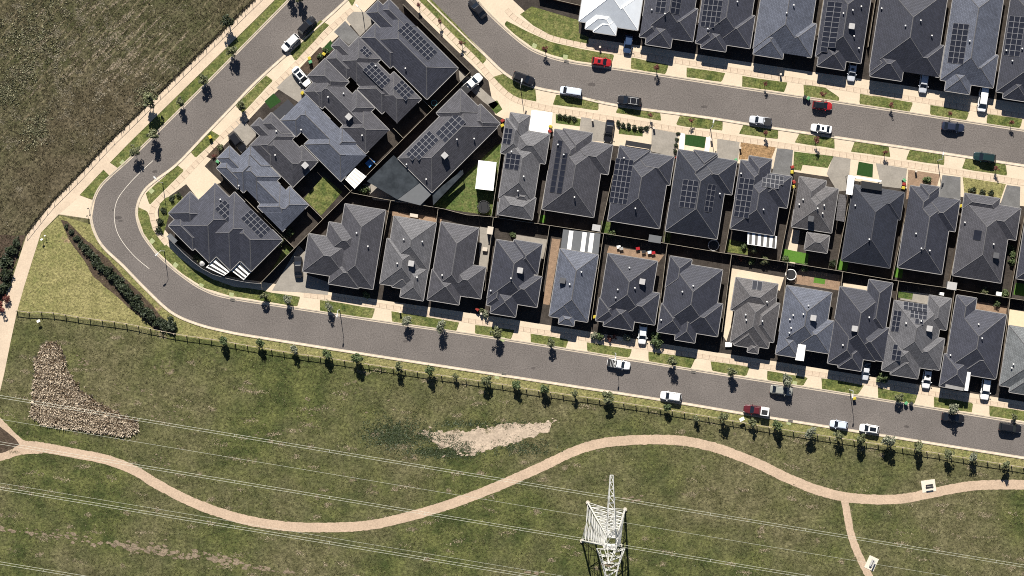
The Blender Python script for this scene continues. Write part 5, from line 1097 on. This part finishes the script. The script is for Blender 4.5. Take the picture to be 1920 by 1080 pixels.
def shed(px, py, w, d, label, m, ang=-9):
    x, y = W(px, py, 2.0); root = thing('tool_shed', label, 'shed', (x, y, .03), R(ang), 'small tool sheds')
    b = MB(); b.box(0, 0, 0, w-.12, d-.12, 1.9); b.build('wall', M_pgrey, root); b = MB(); b.box(0, 0, 1.902, w, d, .07); b.build('roof', m, root); b = MB(); b.box(0, -d/2+.05, .05, .8, .05, 1.7); b.build('door', M_gut, root)
shed(1118, 427, 1.7, 1.3, 'small grey tool shed in the rear corner of the frameless-panel house', M_unit)
shed(1228, 448, 2.6, 1.5, 'grey tool shed against the rear fence of the flat-porch house', M_pgrey)
shed(1785, 536, 2.0, 1.6, 'grey-blue tool shed at the rear fence near the skylight house', M_unit)
shed(919, 432, 1.2, 1.6, 'pinkish tool shed in the yard beside the warm charcoal house', WALL[1])
shed(1873, 551, 1.1, .8, 'white tool shed at the rear fence behind the skylight house', M_white)
shed(323, 447, 2.2, .9, 'low grey shed inside the curved fence of the corner house', M_pgrey, -45)
shed(1766, 551, .9, .6, 'white box shed behind the four-array solar house', M_white)
tank(379, 494, 'round pale water tank inside the curved corner fence')
tank(1036, 290, 'small round pale tank in the gap beside the frameless-panel house', .35); tank(1259, 375, 'small pale tank in the gap left of the two-array charcoal house', .4)
# picnic slabs
for x, y, ang, t in [(1741, 911, 8, 'beside the gravel path near the right edge'), (1634, 1056, 65, 'beside the side path near the bottom edge')]:
    cx, cy = W(x, y); root = thing('park_bench', 'dark bench on a pale concrete pad ' + t, 'bench', (cx, cy, 0.03), R(ang), 'park benches')
    b = MB(); b.box(0, 0, 0, 2.9 if x > 1700 else 2.8, 2.5 if x > 1700 else 2.1, .05); b.build('concrete_pad', mat('pad_concrete', (.62, .56, .46), .85), root)
    b = MB(); b.box(.1, .15, .45, 1.5, .38, .06); b.build('seat', M_black if x > 1700 else M_unit, root); b = MB(); b.box(.1, -.3, .75, 1.5, .30, .06); b.build('backrest', M_black if x > 1700 else M_unit, root)
    lg = MB(); lg.box(0, 0, .05, .08, .5, .4); lm = lg.mesh('leg', M_black)
    for sx in (-1, 1): link('leg', lm, root, (.1+sx*.6, .05, 0))
# traffic sign / small park signs by the path
for i, (x, y, w_) in enumerate([(78, 449, .5), (84, 442, .3), (1391, 786, 1.0), (72, 602, .7), (165, 391, .3), (163, 405, .3)]):
    cx, cy = W(x, y, 1.2); root = thing('park_sign' if i != 2 else 'white_sign_board', ['round white sign on a post beside the left footpath', 'small white marker above the round sign by the left footpath', 'white sign board standing by the reserve fence near the maroon ute', 'pale box marker below the left end of the reserve fence', 'thin bollard on the pedestrian node, upper', 'thin bollard on the pedestrian node, lower'][i], 'sign' if i < 4 else 'bollard', (cx, cy, 0.03))
    b = MB(); b.tube((0, 0, 0), (0, 0, 1.2), .05, .05, 8); b.build('post', M_lamp if i < 4 else M_black, root); b = MB(); b.box(0, 0, 1.15, w_, w_*.7, .08, .5); b.build('panel' if i < 4 else 'cap', M_white if i < 4 else M_black, root)

# ------------------------------------------------------------------ transmission tower and lines
F = [Vector((*W(*p), 0)) for p in ((1102, 942), (1172, 955), (1163, 1022), (1091, 1014))]
Cc = sum(F, Vector())/4
root = thing('transmission_tower', 'pale steel lattice transmission tower with a long narrow cross-arm, in the reserve', 'pylon', Cc, 0)
ax = (F[1]-F[0]).normalized(); ay = Vector((-ax.y, ax.x, 0))     # ax along the wires, ay across them (north)
HT = 33.0
def lv(z):
    "half width of the tower body at height z"
    if z < 31: return 3.95 + (1.15-3.95)*z/31
    return 1.15
def corner(i, z):
    sx, sy = [(-1, 1), (1, 1), (1, -1), (-1, -1)][i]
    h_ = lv(z)
    p0 = F[i]-Cc
    if z < 31: return Vector((*(p0.lerp(ax*sx*1.15+ay*sy*1.15, z/31)).xy, z))
    return ax*sx*h_+ay*sy*h_+Vector((0, 0, z))
def bar(p, q, r, nm='brace'):
    b = MB(); b.tube(p, q, r*.9, r*.9, 4); return b.build(nm, M_steel, root)
lev = [0, 5.2, 9.8, 13.8, 17.4, 20.6, 23.4, 25.8, 28, 29.6, 31, 33, 34.7, 36.5]
for i in range(4):
    b = MB()
    for z0, z1 in zip(lev[:-1], lev[1:]): b.tube(corner(i, z0), corner(i, z1), .20 if z0 < 20 else .14, .20 if z1 < 20 else .14, 5)
    b.build('leg', M_steel, root)
    b = MB(); p = corner(i, 0); b.tube((p.x, p.y, 0), (p.x, p.y, .35), .42, .42, 12); b.build('footing', mat('footing_concrete', (.45, .41, .34), .85), root)
for z0, z1 in zip(lev[:-1], lev[1:]):
    for i in range(4):
        j = (i+1) % 4; r = .075 if z0 < 20 else .06
        bar(corner(i, z0), corner(j, z1), r); bar(corner(j, z0), corner(i, z1), r)
        if z0 > 0: bar(corner(i, z0), corner(j, z0), r)
        if z0 < 26:
            m_ = (corner(i, (z0+z1)/2)+corner(j, (z0+z1)/2))/2
            bar(corner(i, (z0+z1)/2), m_, .05); bar(corner(j, (z0+z1)/2), m_, .05)
# cross-arm beam: deep at the body, narrow at its tips
tipN = Vector((*W(1147, 891, 36), 36)) - Cc; tipN.z = 36
AL = tipN.xy.length; ad = Vector((tipN.x, tipN.y, 0)).normalized(); an = Vector((-ad.y, ad.x, 0))
for sgn in (1, -1):
    N = 9; prev = None
    for k in range(N+1):
        t = k/N; y_ = 1.15+(AL-1.15)*t; w_ = (1.05*(1-t)+.30*t) if sgn > 0 else (2.3*(1-t)**2.2+.45); zb, zt = 34.7+1.0*t, 36.7-.45*t
        ring = [ad*sgn*y_+an*w_+Vector((0, 0, zb)), ad*sgn*y_-an*w_+Vector((0, 0, zb)), ad*sgn*y_-an*w_*.8+Vector((0, 0, zt)), ad*sgn*y_+an*w_*.8+Vector((0, 0, zt))]
        if prev:
            for q in range(4): bar(prev[q], ring[q], .085, 'arm_chord')
            bar(prev[2], ring[3], .07, 'arm_brace'); bar(prev[1], ring[0], .06, 'arm_brace'); bar(prev[0], ring[3], .055, 'arm_brace'); bar(prev[1], ring[2], .055, 'arm_brace')
        bar(ring[2], ring[3], .06, 'arm_brace'); bar(ring[0], ring[1], .055, 'arm_brace'); prev = ring
for sgn in (-1, 1):
    top = ay*(sgn*3.4)+Vector((0, 0, 41))
    for i in range(4):
        c_ = corner(i, 36.5); bar(c_, top, .07, 'earth_wire_peak')
# wires: straight spans at conductor height, slack between far towers
def wire(p, q, z, label, pair=True, rad=.026, grp='overhead line conductors'):
    d = np.array(q, float)-np.array(p, float); nn = np.array([-d[1], d[0]])/np.linalg.norm(d)
    A, B = Vector((*W(*p, z), z)), Vector((*W(*q, z), z)); b = MB(); n = 24
    off = Vector((nn[0], -nn[1], 0))*.23
    for sg in ((-1, 1) if pair else (0,)):
        prev = None
        for k in range(n+1):
            t = k/n; s = A.lerp(B, t)+off*sg+Vector((0, 0, -1.5*4*t*(1-t)*0)); 
            if prev is not None: b.tube(prev-A, s-A, rad, rad, 5)
            prev = s
        if pair:
            pass
    o = b.build('power_line', M_wire, None, A); tag(o, label, 'power line', grp)
    if pair:
        for k in range(1, 14):
            s = A.lerp(B, k/14+.01)-A; b = MB(); b.tube(s-off, s+off, .04, .04, 4); b.build('spacer', M_wire, o)
sl_ = .1655
def ends(x, y, z): return (-300, y-(x+300)*sl_), (2200, y+(2200-x)*sl_)
wire(*ends(480, 823, 31.5), 31.5, 'twin overhead conductors, the upper pair crossing the whole reserve')
wire(*ends(480, 865.5, 41), 41, 'single thin earth wire between the two upper conductor pairs', False, .018)
wire(*ends(480, 910, 31.5), 31.5, 'twin overhead conductors running to the tower centre')
wire(*ends(480, 985, 41), 41, 'single thin earth wire just above the lower conductor pair', False, .018)
wire(*ends(480, 995, 31.5), 31.5, 'twin overhead conductors passing below the lower loop of the gravel path')
wire(*ends(75, 1068, 27), 27, 'twin overhead conductors at the lower left corner')
for px, py in ((1140, 932), (1127, 1017), (1121, 1101)):
    x, y = W(px, py, 31.5); p = Vector((x, y, 31.5))-Cc; b = MB()
    for k in range(10): b.tube(p+Vector((0, 0, .1+k*.32)), p+Vector((0, 0, .3+k*.32)), .13, .09, 8)
    b.build('insulator', M_unit, root)
